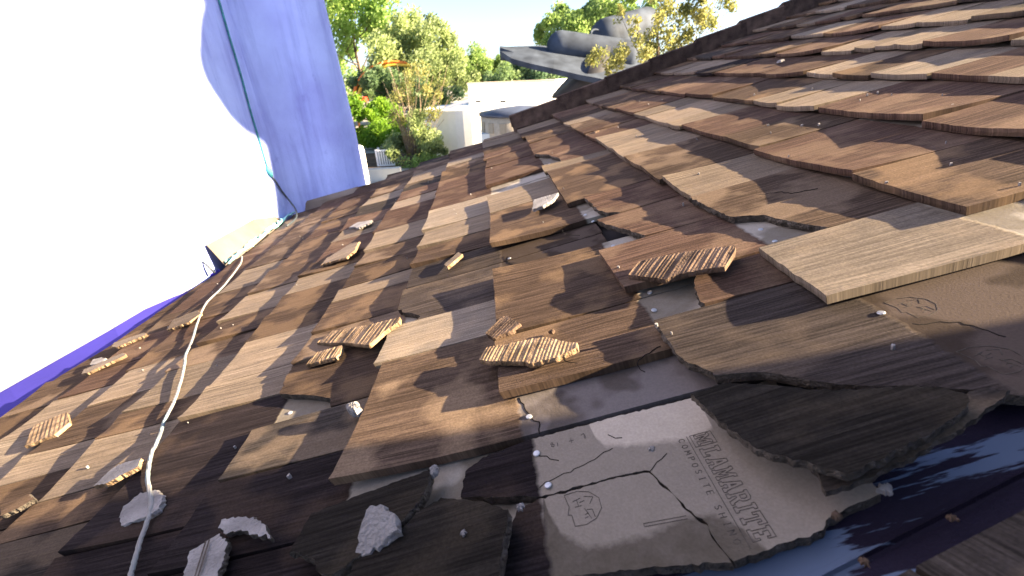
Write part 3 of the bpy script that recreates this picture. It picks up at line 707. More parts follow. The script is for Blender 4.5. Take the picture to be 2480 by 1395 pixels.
go = gb.build('groove', M['emboss']); 
for v in go.data.vertices: v.co = v.co+Vector((0, 0, .0122))-(ROT.inverted() @ fz)
go.parent = f11
# the thick standing grey chunk
def chunk(name, pts, h, label, mat='core', top=.6):
    n = len(pts); cs = sum(a for a, _ in pts)/n; ct = sum(c for _, c in pts)/n; V = []; F = []
    k = 4; ring = []
    for i in range(n):
        a, c = pts[i], pts[(i+1) % n]
        for q in range(k): ring.append((a[0]+(c[0]-a[0])*q/k+random.uniform(-1, 1)*.0012, a[1]+(c[1]-a[1])*q/k+random.uniform(-1, 1)*.0012))
    n = len(ring); lv = [(1, 0), (1.03, h*.35), (.92, h*.8), (top, h), (top*.4, h*1.02)]
    for sc, z in lv:
        for s, t in ring: V.append((cs+(s-cs)*sc, ct+(t-ct)*sc+z*.15, z+random.uniform(-1, 1)*h*.06))
    for i in range(len(lv)-1):
        for j in range(n): F.append((i*n+j, i*n+(j+1) % n, (i+1)*n+(j+1) % n, (i+1)*n+j))
    F.append(tuple((len(lv)-1)*n+j for j in range(n)))
    o = new_obj(name, mesh(name, V, F, M[mat]))
    bm = bmesh.new(); bm.from_mesh(o.data); bmesh.ops.recalc_face_normals(bm, faces=bm.faces); bm.to_mesh(o.data); bm.free()
    return o
flat('shingle_fragment', [(-.240,.234),(-.236,.252),(-.226,.266),(-.214,.262),(-.199,.250),(-.196,.238),(-.210,.235),(-.228,.230)], 'thick tilted grey chunk between two dark broken shingles at the bottom', h=.017, th=.012, tilt=(.15, .42), core='core', jag=.0022)
place(chunk('stone_chip', [(-.317,.448),(-.311,.454),(-.299,.449),(-.288,.436),(-.296,.43),(-.305,.434)], .012, ''), 'small grey stone chip on a dark shingle left of the dusty brown shingle', 'chip')
flat('shingle_fragment', [(-.615,1.17),(-.614,1.212),(-.554,1.278),(-.522,1.266),(-.511,1.187),(-.525,1.147)], 'tan broken corner with a pale ragged rim far down the left half of the roof', 'T', h=.012, core='rib', jag=.004)
flat('shingle_fragment', [(-.631,1.53),(-.609,1.554),(-.533,1.498),(-.545,1.47),(-.575,1.461)], 'row of pale crumbs from a broken shingle edge near the tower flashing', 'core', h=.010, jag=.006)
flat('shingle_fragment', [(-.203,.828),(-.172,.869),(-.163,.848),(-.194,.808)], 'thin tan stick of shingle lying aslant at mid roof', 'T', h=.010, core='rib')
flat('shingle_fragment', [(-1.298,1.132),(-1.319,1.166),(-1.202,1.152),(-1.166,1.122),(-1.257,1.107)], 'bright cream splinter lying along the left eave, upper one of the pair', 'L', h=.014, core='rib')
flat('shingle_fragment', [(-1.258,.984),(-1.282,1.016),(-1.17,1.032),(-1.135,1.003),(-1.23,.975)], 'bright cream splinter lying along the left eave, lower one of the pair', 'L', h=.014, core='rib')
flat('shingle_fragment', [(-1.326,1.089),(-1.288,1.079),(-1.242,1.049),(-1.249,1.03),(-1.30,1.05)], 'tiny white chip between the two cream splinters at the eave', 'core', h=.010)
flat('shingle_fragment', [(-1.075,1.091),(-1.115,1.173),(-1.03,1.174),(-.986,1.126),(-.999,1.088)], 'tan shingle corner with a bright edge just left of the rope', 'T', h=.014, core='rib')
flat('shingle_fragment', [(-.897,.468),(-.935,.499),(-.883,.502),(-.852,.483),(-.872,.473)], 'dark shingle scrap with a lit rim at the left edge of the picture', 'B', h=.012, core='coredark')
# the three big broken-off pieces in front
flat('broken_shingle', [(.084,.293),(.088,.272),(.094,.245),(.103,.22),(.11,.212),(.123,.201),(.142,.182),(.169,.186),(.201,.192),(.228,.199),(.245,.206),(.248,.211),(.244,.221),(.230,.232),(.202,.241),(.168,.257),(.155,.269),(.137,.28),(.115,.293)],
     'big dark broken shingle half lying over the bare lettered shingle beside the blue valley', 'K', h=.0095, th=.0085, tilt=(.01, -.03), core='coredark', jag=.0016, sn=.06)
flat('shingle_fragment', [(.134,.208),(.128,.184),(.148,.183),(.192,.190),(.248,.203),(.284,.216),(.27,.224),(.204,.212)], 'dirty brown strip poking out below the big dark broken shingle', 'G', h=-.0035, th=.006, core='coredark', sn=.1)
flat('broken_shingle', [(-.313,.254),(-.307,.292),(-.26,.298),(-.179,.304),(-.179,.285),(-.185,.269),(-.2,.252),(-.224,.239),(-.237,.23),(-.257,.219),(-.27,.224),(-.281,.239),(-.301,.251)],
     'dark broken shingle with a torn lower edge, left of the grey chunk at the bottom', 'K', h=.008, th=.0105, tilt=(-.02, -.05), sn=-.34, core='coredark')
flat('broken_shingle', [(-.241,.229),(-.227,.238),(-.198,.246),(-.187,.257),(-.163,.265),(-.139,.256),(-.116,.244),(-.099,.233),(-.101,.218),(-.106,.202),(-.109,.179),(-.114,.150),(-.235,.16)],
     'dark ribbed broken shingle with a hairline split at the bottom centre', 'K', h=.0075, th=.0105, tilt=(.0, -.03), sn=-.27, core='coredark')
# crumbs
rl_ = ['grey crumb beside the bare strip under the dusty brown shingle', 'dark crumb at the corner of the lettered shingle on the blue valley metal', 'tan crumb low on the blue valley metal', 'white flake on a russet shingle near the top',
       'orange chip on a russet shingle near the middle of the far edge', 'small crumb in the blue valley under the big dark broken shingle', 'reddish crumb near the fold of the blue valley', 'pale crumb on the dark split shingle at the bottom',
       'pale crumb beside the long crack at the bottom centre', 'dark crumb near the crack on the lettered shingle', 'orange crumb on the edge crack of the brown shingle']
for i, (s, t) in enumerate([(-.176,.304),(.129,.175),(.125,.145),(.967,1.561),(.313,1.565),(.169,.183),(.189,.156),(-.138,.222),(-.091,.238),(.032,.256),(-.023,.472)]):
    r = random.uniform(.002, .0042) if i not in (0, 3, 4) else (.006 if i == 0 else .013)
    q = [(s+r*random.uniform(.7, 1.3)*math.cos(a), t+r*random.uniform(.6, 1.2)*math.sin(a)) for a in [0, 1.1, 2.2, 3.3, 4.4, 5.4]]
    o = chunk('crumb', q, r*1.1 if r < .01 else .006, '', 'core' if i not in (1, 2, 4, 6, 10) else 'ribdark', .5)
    dz = -.022 if i in (1, 2, 5, 6) else (-.004 if i in (9,) else (.0095 if i == 7 else -.002))
    for v in o.data.vertices: v.co.z += dz
    place(o, rl_[i], 'crumb')

b = MB()
for i in range(70):
    s = random.uniform(-1.2, .9); t = random.uniform(tv(s)+.05, 1.9); k = math.floor((1.04-s)/EXP)+1; h = -BSL*(s-SN(k))+.0042; r = random.uniform(.0009, .0024)
    V = [(s+r*random.uniform(.6, 1.2)*math.cos(a), t+r*random.uniform(.6, 1.2)*math.sin(a), h+z) for z in (-.004, r*.9) for a in (0, 1.3, 2.6, 3.9, 5.2)]
    b.add([P(*v) for v in V], [(5, 6, 7, 8, 9)]+[(j, (j+1) % 5, 5+(j+1) % 5, 5+j) for j in range(5)])
tag(b.build('grit', M['core'], None, loc=P(0, .8, 0)), kind='stuff')

# ------------------------------------------------------------------ rope and cables
def rope_mat():
    mt, t, n, L, b = nodes('pale_rope')
    tc = N(t, 'ShaderNodeTexCoord'); q = N(t, 'ShaderNodeTexNoise'); q.inputs['Scale'].default_value = 14; q.inputs['Detail'].default_value = 4; L.new(tc.outputs['Object'], q.inputs['Vector'])
    r = N(t, 'ShaderNodeValToRGB'); r.color_ramp.elements[0].position = .42; r.color_ramp.elements[1].position = .62
    r.color_ramp.elements[0].color = (.25, .24, .225, 1); r.color_ramp.elements[1].color = (.17, .235, .25, 1); L.new(q.outputs[0], r.inputs[0]); L.new(r.outputs[0], b.inputs['Base Color'])
    wv = N(t, 'ShaderNodeTexWave'); wv.inputs['Scale'].default_value = 160; wv.bands_direction = 'DIAGONAL'; L.new(tc.outputs['Object'], wv.inputs['Vector'])
    bp = N(t, 'ShaderNodeBump'); bp.inputs['Strength'].default_value = .6; bp.inputs['Distance'].default_value = .001; L.new(wv.outputs[0], bp.inputs['Height']); L.new(bp.outputs[0], b.inputs['Normal'])
    b.inputs['Roughness'].default_value = .8
    return mt
M['rope'] = rope_mat(); M['teal'] = plain('teal_cord', (.05, .22, .25), .6, var=.4, scale=40); M['tealpale'] = plain('pale_teal_cord', (.25, .50, .50), .6, var=.4, scale=40)
M['steel'] = plain('dull_flashing_metal', (.155, .13, .108), .7, .0, var=.2, scale=8, bump=.2, bscale=30)
def smooth_path(pts, k=6):
    pts = [Vector(p_) for p_ in pts]; out = []
    for i in range(len(pts)-1):
        p0, p1, p2, p3 = pts[max(i-1, 0)], pts[i], pts[i+1], pts[min(i+2, len(pts)-1)]
        for q in range(k):
            f = q/k; out.append(.5*((2*p1)+(p2-p0)*f+(2*p0-5*p1+4*p2-p3)*f*f+(3*p1-p0-3*p2+p3)*f**3))
    out.append(pts[-1]); return out
rp = [(-1.24,1.80),(-1.171,1.659),(-1.101,1.419),(-1.047,1.233),(-.956,1.034),(-.878,.896),(-.817,.786),(-.753,.678),(-.721,.6),(-.682,.53),(-.638,.459),(-.588,.392),(-.555,.339),(-.53,.294),(-.50,.235),(-.45,.10)]
rp = [(a*.978, c*.978) for a, c in rp]
b = MB(); pp = smooth_path([(a+random.uniform(-.004, .004), c+random.uniform(-.004, .004), 0) for a, c in rp], 12)
hs = [-BSL*(q.x-SN(math.floor((1.04-q.x)/EXP)+1))+.0105 for q in pp]
hs = [max(hs[max(0, i-2):i+3]) for i in range(len(hs))]; hs = [sum(hs[max(0, i-5):i+6])/len(hs[max(0, i-5):i+6]) for i in range(len(hs))]
pp = [(q.x+random.uniform(-.0006, .0006), q.y+random.uniform(-.0006, .0006), z) for q, z in zip(pp, hs)]
b.tube([P(*q) for q in pp], .0027, 10)
c0 = P(*pp[len(pp)//2]); tag(b.build('rope', M['rope'], None, True, loc=c0), 'pale weathered rope running down the roof from the tower corner to the bottom edge', 'rope')

# ------------------------------------------------------------------ lavender tower at the far left
plan = [(-1.5,4.3),(-1.12,3.3),(-.90,2.86),(-.835,2.66),(-.92,2.555),(-1.08,2.50),(-1.195,2.38),(-1.235,2.15),(-1.25,1.9),(-1.264,1.71),(-1.345,1.60),(-1.75,1.11),(-2.5,.2),(-3.6,-1.1),(-4,-1.6)]
sp_plan = smooth_path([(a, c, 0) for a, c in plan], 8)
tower = empty('lavender_tower', (-1.6, 3, -3.5)); tag(tower, 'tall rounded lavender stucco tower rising from the far corner of the roof', 'tower')
b = MB(); V = []; F = []; zs = [-3.5, -1.5, -.6, 0, .8, 2, 4.5]
ring = [(q.x, q.y) for q in sp_plan]+[(-5.5, -1.6), (-5.5, 4.6), (-1.7, 4.6)]
for z in zs:
    for x, y in ring: V.append((x+(-.05*z if z > 0 and x > -1.2 else 0)*1.0, y, z))
n = len(ring)
for i in range(len(zs)-1):
    for j in range(n): F.append((i*n+j, (i+1)*n+j, (i+1)*n+(j+1) % n, i*n+(j+1) % n))
F.append(tuple((len(zs)-1)*n+j for j in range(n)))
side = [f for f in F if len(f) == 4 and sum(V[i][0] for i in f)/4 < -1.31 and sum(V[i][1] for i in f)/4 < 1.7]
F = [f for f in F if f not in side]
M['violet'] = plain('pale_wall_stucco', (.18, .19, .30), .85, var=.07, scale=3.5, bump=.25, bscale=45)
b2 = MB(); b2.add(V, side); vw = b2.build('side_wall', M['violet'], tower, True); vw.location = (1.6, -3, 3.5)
b.add(V, F); tw = b.build('stucco_wall', M['lav'], tower, True, loc=(-1.6, 3, -3.5)); tw.location = (0, 0, 0)
bm = bmesh.new(); bm.from_mesh(tw.data); bmesh.ops.recalc_face_normals(bm, faces=bm.faces); bm.to_mesh(tw.data); bm.free()
for p_ in tw.data.polygons: p_.use_smooth = abs(p_.normal.z) < .5
def on_tower(px, py, lift=.006):
    d = Fv+Rv*((px-1240)/1032.2)-Uv*((py-697.5)/1032.2); best = None
    for a, c in zip(sp_plan[:-1], sp_plan[1:]):
        e = c-a; den = d.x*e.y-d.y*e.x
        if abs(den) < 1e-9: continue
        k = ((a.x-CAM.x)*e.y-(a.y-CAM.y)*e.x)/den; u = ((a.x-CAM.x)*d.y-(a.y-CAM.y)*d.x)/den
        if k > 0 and 0 <= u <= 1 and (best is None or k < best): best = k
    return CAM+d*(best-lift) if best else at(px, py, 2.4)
cable = empty('power_cable', on_tower(650, 410)); tag(cable, 'thin dark teal cable with a plug hanging down the tower face', 'cable')
cl = cable.location.copy()
cp = [on_tower(x, y) for x, y in [(512, -60), (530, 0), (556, 90), (583, 180), (605, 262), (622, 320), (640, 380), (648, 408)]]
b = MB(); b.tube([q-cl for q in smooth_path(cp, 4)], .0042, 8); b.build('upper_lead', M['teal'], cable, True)
b = MB(); b.tube([on_tower(646, 404)-cl, on_tower(649, 410)-cl, on_tower(653, 420)-cl, on_tower(658, 428)-cl], [.008, .014, .014, .008], 10); b.build('plug', M['teal'], cable, True)
cp = [on_tower(x, y, .008) for x, y in [(657, 427), (668, 440), (682, 462), (696, 480)]]+[at(706, 493, 2.34), at(716, 508, 2.30), at(717, 528, 2.2), at(694, 548, 2.1)]
M['darkcord'] = plain('black_rubber_cord', (.03, .04, .045), .5)
b = MB(); b.tube([q-cl for q in smooth_path(cp, 4)], .0045, 8); b.build('lower_lead', M['darkcord'], cable, True)
M['eave_strip'] = plain('deep_violet', (.040, .034, .26), .8, var=.1, scale=4)  # added strip along the eave, deep violet by its colour alone
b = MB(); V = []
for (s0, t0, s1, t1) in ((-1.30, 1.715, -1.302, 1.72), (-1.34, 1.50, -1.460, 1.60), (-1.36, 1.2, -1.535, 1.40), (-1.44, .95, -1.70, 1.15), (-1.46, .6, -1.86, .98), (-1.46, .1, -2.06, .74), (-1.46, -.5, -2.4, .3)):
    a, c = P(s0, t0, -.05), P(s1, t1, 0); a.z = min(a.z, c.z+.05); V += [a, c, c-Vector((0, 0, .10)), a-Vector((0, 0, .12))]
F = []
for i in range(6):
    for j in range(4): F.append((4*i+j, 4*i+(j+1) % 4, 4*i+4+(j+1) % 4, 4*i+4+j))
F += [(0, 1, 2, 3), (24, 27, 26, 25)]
b.add(V, F); lg = b.build('eave_strip', M['eave_strip'], tower); lg.location = (1.6, -3, 3.5)
# flashing where the roof meets the tower
b = MB()
def plate(b, q, th):
    q = [Vector(a) for a in q]; nrm = (q[1]-q[0]).cross(q[3]-q[0]).normalized()*th
    b.add([*q, *[a+nrm for a in q]], [(0, 1, 2, 3), (7, 6, 5, 4), (0, 4, 5, 1), (1, 5, 6, 2), (2, 6, 7, 3), (3, 7, 4, 0)])
plate(b, [P(-1.268, 1.72, -.03), P(-1.272, 2.455, -.03), Vector((-1.232, 2.46, -.315)), Vector((-1.252, 1.715, -.290))], .002)
fl = b.build('flashing', M['steel'], tower); fl.location = (1.6, -3, 3.5)
b = MB()
plate(b, [P(-1.273, 2.455, -.02), P(-.86, 2.447, -.02), P(-.86, 2.47, .010), P(-1.29, 2.475, .050)], .002)
fl = b.build('flashing', M['steel'], tower); fl.location = (1.6, -3, 3.5)
# crumpled teal cord along the flashing
b = MB()
for k in range(5):
    q = []; t = 1.70+.02*k
    while t < 2.40:
        q.append(P(-1.250+.016*math.sin(t*41+k*2)+random.uniform(-.008, .008), t, .006+.010*abs(math.sin(t*33+k))+random.uniform(0, .008))); t += .03
    b.tube(smooth_path(q, 3), .0045, 6)
tag(b.build('cord_bundle', M['tealpale'], None, True, loc=P(-1.25, 2.0)), 'tangled pale teal cord lying along the foot of the metal flashing', 'cord')
b = MB(); b.tube([P(-1.30, 1.68, .0), P(-1.305, 1.68, .03), P(-1.315, 1.685, .055), P(-1.335, 1.69, .075)], [.005, .004, .003, .001], 6)
tag(b.build('bent_wire', M['darkcord'], None, True, loc=P(-1.30, 1.68, 0)), 'short bent dark wire sticking up at the eave end of the flashing', 'wire')

# ------------------------------------------------------------------ unseen lavender blockers, added and shaped to cast shade on roof and tower
ty, tx = 2.05, 4.05
b = MB()
prof = [(.66, -3.5), (.66, 1.45), (.65, 1.62), (.60, 1.76), (.545, 1.92), (.485, 2.12), (.45, 2.30), (.435, 2.42), (.46, 2.50), (.56, 2.60), (.67, 2.68), (.72, 2.77), (.66, 2.87), (.56, 2.92), (.565, 2.98), (.59, 3.14), (.5, 3.6), (.3, 3.9), (.02, 4.2)]  # radii shaped to throw the wavy shadow edge on the tower
b.lathe(prof, (0, 0), 40)
o = b.build('shade_column', M['lav'], None, True); o.location = (tx, ty, 0)
tag(o, 'unseen lavender column added beyond the roof, its swellings shaped to cast a wavy shadow', 'shade_column')
b = MB(); b.box(5.2, 6.2, 1.95, 4.2, -3.5, 4.6)  # added block out of view, widens the shade on the tower
tag(b.build('shade_block', M['lav'], None, loc=(5.7, 3.2, -3.5)), 'unseen square lavender block added behind the column to widen its shade', 'tower')
b = MB(); b.box(1.5, 1.9, -3.2, .068, -3.5, 2.6)  # added wall out of view, placed for the edge of the near shade
tag(b.build('shade_wall', M['lav'], None, loc=(1.7, -1.5, -3.5)), 'unseen plain lavender wall added beside the valley to shade the near roof', 'wall')
# ------------------------------------------------------------------ ground and background
GZ = -3.5
def on_ground(px, py):
    d = Fv+Rv*((px-1240)/1032.2)-Uv*((py-697.5)/1032.2); return CAM+d*((GZ-CAM.z)/d.z)
def ground_mat():
    mt, t, n, L, b = nodes('pale_paving')
    tc = N(t, 'ShaderNodeTexCoord'); q = N(t, 'ShaderNodeTexNoise'); q.inputs['Scale'].default_value = .35; q.inputs['Detail'].default_value = 6; L.new(tc.outputs['Object'], q.inputs['Vector'])
    r = N(t, 'ShaderNodeValToRGB'); r.color_ramp.elements[0].position = .42; r.color_ramp.elements[1].position = .6
    r.color_ramp.elements[0].color = (.16, .13, .09, 1); r.color_ramp.elements[1].color = (.36, .36, .34, 1); L.new(q.outputs[0], r.inputs[0]); L.new(r.outputs[0], b.inputs['Base Color'])
    b.inputs['Roughness'].default_value = .9
    return mt
M['ground'] = ground_mat()
b = MB(); b.add([(-900, -900, GZ), (900, -900, GZ), (900, 900, GZ), (-900, 900, GZ)], [(0, 1, 2, 3)])
tag(b.build('ground', M['ground']), kind='structure')
M['white'] = plain('white_painted_wall', (.93, .93, .91), .9, var=.03)
M['blueroof'] = plain('dark_blue_roof', (.06, .075, .12), .5, var=.3, scale=2)
M['beige'] = plain('beige_wall', (.55, .47, .36), .8)
M['paleblue'] = plain('pale_blue_wall', (.62, .72, .82), .7, var=.03)
M['window'] = plain('dusty_window', (.30, .27, .22), .5)
M['dark'] = plain('dark_opening', (.03, .03, .035), .6)
M['mulch'] = plain('brown_mulch', (.10, .07, .045), .95, var=.4, scale=3)
M['pave'] = plain('pale_concrete', (.48, .48, .45), .85, var=.1, scale=1)
M['orange'] = plain('orange_paint', (.75, .20, .03), .5); M['yellow'] = plain('yellow_paint', (.8, .5, .06), .5); M['red'] = plain('red_awning', (.6, .06, .03), .7)
M['bark'] = plain('tree_bark', (.13, .10, .075), .9, var=.3, scale=4); M['twig'] = plain('pale_twig', (.30, .23, .16), .9)
# white flat roofed hall with its parapet block
hall = empty('white_hall', on_ground(1240, 340)); hall.location.y = 27; hall.location.z = GZ
tag(hall, 'white flat roofed hall with a tall parapet block behind the far edge of the roof', 'building')
def hp(b, name, mat, smooth=False):
    o = b.build(name, M[mat], None, smooth, loc=hall.location); o.parent = hall; o.location = (0, 0, 0); return o
tl, trr = at(1133, 205, 24.6), at(1343, 205, 24.6)
def prism(b, q, z0, z1): 
    n = len(q); b.add([(x, y, z0) for x, y in q]+[(x, y, z1) for x, y in q], [tuple(range(n))[::-1], tuple(range(n, 2*n))]+[(i, (i+1) % n, n+(i+1) % n, n+i) for i in range(n)])
b = MB(); zt = tl.z; prism(b, [(tl.x, tl.y), (trr.x, trr.y), (trr.x+3, trr.y+6), (tl.x+1.5, tl.y+8)], GZ, zt); hp(b, 'parapet_block', 'white')
b = MB(); prism(b, [(tl.x-.05, tl.y-.06), (trr.x+.05, trr.y-.06), (trr.x+.03, trr.y+.1), (tl.x-.03, tl.y+.1)], zt+.002, zt+.09); hp(b, 'coping', 'beige')
for px in (1155, 1215):
    a, c = at(px-4, 246, 24.3 if px < 1200 else 23.4), at(px+4, 246, 24.25 if px < 1200 else 23.3)
    b = MB(); b.box(a.x, c.x+.12, a.y-.25, a.y+.1, a.z-.04, a.z+.04); hp(b, 'vent_slot', 'dark')
for px in (1139, 1183, 1190):
    a = at(px, 258, 23.8); c = at(px+1, 290, 23.6); b = MB(); b.tube([(a.x, a.y-.25, a.z), (a.x+.05, a.y-.25, c.z)], .035, 6); hp(b, 'downpipe', 'blueroof')
c = at(1145, 320, 23.2); r = 2.45; zt2 = at(1085, 268, 22).z
b = MB(); b.lathe([(r, GZ), (r, zt2)], (c.x, c.y+1.0), 40); hp(b, 'round_wall', 'white', False)
a1, a2 = at(1060, 270, 22.5), at(1136, 243, 24)
b = MB(); b.tube([a1, at(1095, 256, 23.2), a2], .09, 6); hp(b, 'roof_edge', 'blueroof')
a1 = at(1165, 325, 18.5); a2 = at(1240, 345, 18.5)
b = MB(); b.box(a1.x, a2.x, a1.y, a1.y+1.5, GZ, a1.z); hp(b, 'side_annex', 'paleblue')
tur = empty('round_kiosk', at(1262, 300, 19.5)); tur.location.z = GZ
tag(tur, 'low round beige kiosk with a dark blue roof in front of the white hall', 'building')
kt = at(1240, 284, 18).z-GZ; rk = 1.72
b = MB(); b.lathe([(rk, 0), (rk, kt)], (0, 0), 40); b.build('wall', M['beige'], tur, True)
b = MB(); b.lathe([(rk+.06, kt-.02), (rk+.06, kt+.09), (rk*.6, kt+.22), (.1, kt+.32)], (0, 0), 40); b.build('roof', M['blueroof'], tur, True)
for i in range(7):
    an = R(200+i*20); b = MB(); x, y = math.cos(an)*(rk+.01), math.sin(an)*(rk+.01)
    b.box(-.14, .14, -.02, .02, kt-.62, kt-.22); o = b.build('window', M['window'], tur); o.location = (x, y, 0); o.rotation_euler = (0, 0, an+R(90))
# grey sculpture: a broad bill under a rounded crown and a head with a ringed eye
M['grey'] = plain('grey_sculpture_skin', (.050, .062, .085), .75, var=.45, scale=2.2, bump=.15, bscale=12)
M['greydark'] = plain('dark_sculpture_underside', (.045, .045, .05), .7)
sc = empty('grey_sculpture', at(1440, 230, 13.5)); sc.location.z = GZ; tag(sc, 'huge smooth grey sculpture with a broad flat bill and ringed eye beyond the roof edge', 'sculpture')
def sp(b, name, mat, smooth=True):
    o = b.build(name, M[mat], None, smooth, loc=sc.location); o.parent = sc; o.location = (0, 0, 0); return o
front = [at(1210, 122, 13.6), at(1238, 141, 13.0), at(1285, 154, 12.6), at(1340, 166, 12.3), at(1400, 180, 12.1), at(1462, 192, 12), at(1540, 205, 12.1), at(1620, 205, 12.6)]
back = [at(1212, 121, 13.65), at(1262, 112, 14.4), at(1310, 110, 14.7), at(1350, 114, 14.9), at(1410, 122, 15), at(1480, 132, 15), at(1550, 142, 15), at(1620, 150, 15)]
V = []; F = []; n = len(front); K = 5
for lo in (0, 1):
    for f_, g_ in zip(front, back):
        for k in range(K):
            u = k/(K-1); q = f_.lerp(g_, u); q = q+Vector((0, 0, .10*math.sin(u*math.pi) if not lo else -.13-.12*math.sin(u*math.pi))); V.append(q)
for i in range(n-1):
    for k in range(K-1):
        a = i*K+k; F.append((a, a+K, a+K+1, a+1)); o_ = n*K; F.append((o_+a, o_+a+1, o_+a+K+1, o_+a+K))
    F.append((i*K, n*K+i*K, n*K+(i+1)*K, (i+1)*K)); F.append((i*K+K-1, (i+1)*K+K-1, n*K+(i+1)*K+K-1, n*K+i*K+K-1))
b = MB(); b.add(V, F); sp(b, 'bill', 'grey', False)
def capsule(p0, p1, r, k=8, t0=1, t1=1):
    p0, p1 = Vector(p0), Vector(p1); d = (p1-p0); L_ = d.length; d.normalize(); pts = []; rr = []
    for i in range(k+1):
        a = math.pi/2*(1-i/k); pts.append(p0-d*r*t0*math.sin(a)); rr.append(max(.01, r*math.cos(a)))
    for i in range(1, k+1):
        a = math.pi/2*i/k; pts.append(p1+d*r*t1*math.sin(a)); rr.append(max(.01, r*math.cos(a)))
    return pts, rr
b = MB(); p_, r_ = capsule(at(1358, 112, 13.9), at(1515, 132, 13.9), .40); b.tube(p_, r_, 24); sp(b, 'crown', 'grey')
b = MB(); p_, r_ = capsule(at(1468, 88, 15.5), at(1560, 60, 16.5), .52); b.tube(p_, r_, 24); sp(b, 'head', 'grey')
e0 = at(1446, 84, 15.05); b = MB(); q = [e0+Rv*(.20*math.cos(a))+Uv*(.15*math.sin(a))+Fv*(.08*math.cos(a)) for a in [2*math.pi*i/20 for i in range(21)]]; b.tube(q, .03, 8); sp(b, 'eye_ring', 'grey')
b = MB(); b.tube([at(1405, 176, 13.2), at(1425, 205, 13.2), at(1445, 240, 13.3), Vector((at(1450, 250, 13.3).x, 13.3, GZ))], [1.0, .62, .42, .42], 20); sp(b, 'neck', 'greydark')

# ------------------------------------------------------------------ trees and shrubs
def leaf_mat(name, c0, c1, tr=.55):
    mt, t, n, L, b = nodes(name)
    at_ = N(t, 'ShaderNodeAttribute'); at_.attribute_name = 'leaf_tone'
    r = N(t, 'ShaderNodeValToRGB'); r.color_ramp.elements[0].color = c0+(1,); r.color_ramp.elements[1].color = c1+(1,); L.new(at_.outputs['Fac'], r.inputs[0])
    L.new(r.outputs[0], b.inputs['Base Color']); b.inputs['Roughness'].default_value = .6
    ts = N(t, 'ShaderNodeBsdfTranslucent'); L.new(r.outputs[0], ts.inputs[0])
    mx = N(t, 'ShaderNodeMixShader'); mx.inputs[0].default_value = tr; L.new(b.outputs[0], mx.inputs[1]); L.new(ts.outputs[0], mx.inputs[2])
    out = [q for q in n if q.type == 'OUTPUT_MATERIAL'][0]; L.new(mx.outputs[0], out.inputs[0])
    return mt
M['leafgreen'] = leaf_mat('green_leaves', (.11, .20, .06), (.36, .50, .14))
M['leafbright'] = leaf_mat('bright_green_leaves', (.08, .20, .015), (.24, .40, .03))
M['leafdark'] = leaf_mat('dark_green_leaves', (.07, .14, .08), (.20, .29, .11))
M['leafgold'] = leaf_mat('golden_green_leaves', (.13, .16, .04), (.44, .42, .14))
M['leafpine'] = leaf_mat('pine_needles', (.14, .27, .06), (.42, .58, .16))
M['leafolive'] = leaf_mat('olive_leaves', (.15, .21, .09), (.44, .53, .22))
def leaves(name, clumps, n, size, mat, parent, org, squash=.8):
    """leaf faces strewn through the clumps: clumps = (centre, radius)"""
    V = []; F = []; tone = []; W = [r**2 for _, r in clumps]; tot = sum(W)
    for (c, r), wgt in zip(clumps, W):
        subs = []
        for _ in range(max(6, int(12*wgt/tot*len(clumps)**.5))):
            d = Vector((random.gauss(0, 1), random.gauss(0, 1), random.gauss(0, 1))).normalized()*r*random.uniform(.35, .95); d.z *= squash
            subs.append((c+d, r*random.uniform(.30, .68), random.random()))
        for _ in range(int(n*2.9*wgt/tot)):
            sc_, sr, st_ = random.choice(subs)
            d = Vector((random.gauss(0, 1), random.gauss(0, 1), random.gauss(0, 1))).normalized()*sr*random.random()**.5
            p_ = sc_+d-org; s_ = size*.95*random.uniform(.6, 1.4)
            a = Vector((random.gauss(0, 1), random.gauss(0, 1), random.gauss(0, 1))).normalized(); b_ = a.orthogonal().normalized(); q = a.cross(b_)
            k = len(V); V += [p_-b_*s_*.5, p_+q*s_*.28, p_+b_*s_*.6, p_-q*s_*.28]; F.append((k, k+1, k+2, k+3))
            tone.append(min(1, max(0, .25*random.random()+.75*st_)))
    me = mesh(name, V, F, M[mat])
    at_ = me.attributes.new('leaf_tone', 'FLOAT', 'FACE'); at_.data.foreach_set('value', tone)
    return new_obj(name, me, parent)
def tree(name, label, cat, Y, base, clumps, n, size, mat, trunk_r=.15, group=None, limbs=True, branchr=.35):
    org = at(base[0], base[1], Y); org.z = GZ
    o = empty(name, org); tag(o, label, cat, group)
    cl_ = [(at(x, y, Y*random.uniform(.95, 1.06)), r*Y/1032*1.12) for x, y, r in clumps]
    top = max(cl_, key=lambda q: q[0].z)[0]
    mid = sum((q[0] for q in cl_), Vector())/len(cl_)
    tp = [Vector((0, 0, 0)), (mid-org)*.45+Vector((0, 0, .3)), (mid-org)*.9, (top-org)*.97]
    pts = smooth_path(tp, 5); b = MB(); b.tube(pts, [trunk_r*(1-.85*i/(len(pts)-1)) for i in range(len(pts))], 8); b.build('trunk', M['bark'], o, True)
    if limbs:
        b = MB()
        for c, r in cl_:
            k = random.uniform(.35, .8); a = pts[int(k*(len(pts)-1))]; e = c-org
            m_ = (a+e)/2+Vector((0, 0, -.1*(e-a).length)); b.tube(smooth_path([a, m_, e], 3), [trunk_r*branchr*(1-.75*i/6) for i in range(7)], 5)
        b.build('limbs', M['bark'], o, True)
    leaves('crown', cl_, n, size, mat, o, org)
    return o
TG = 'trees beyond the roof'
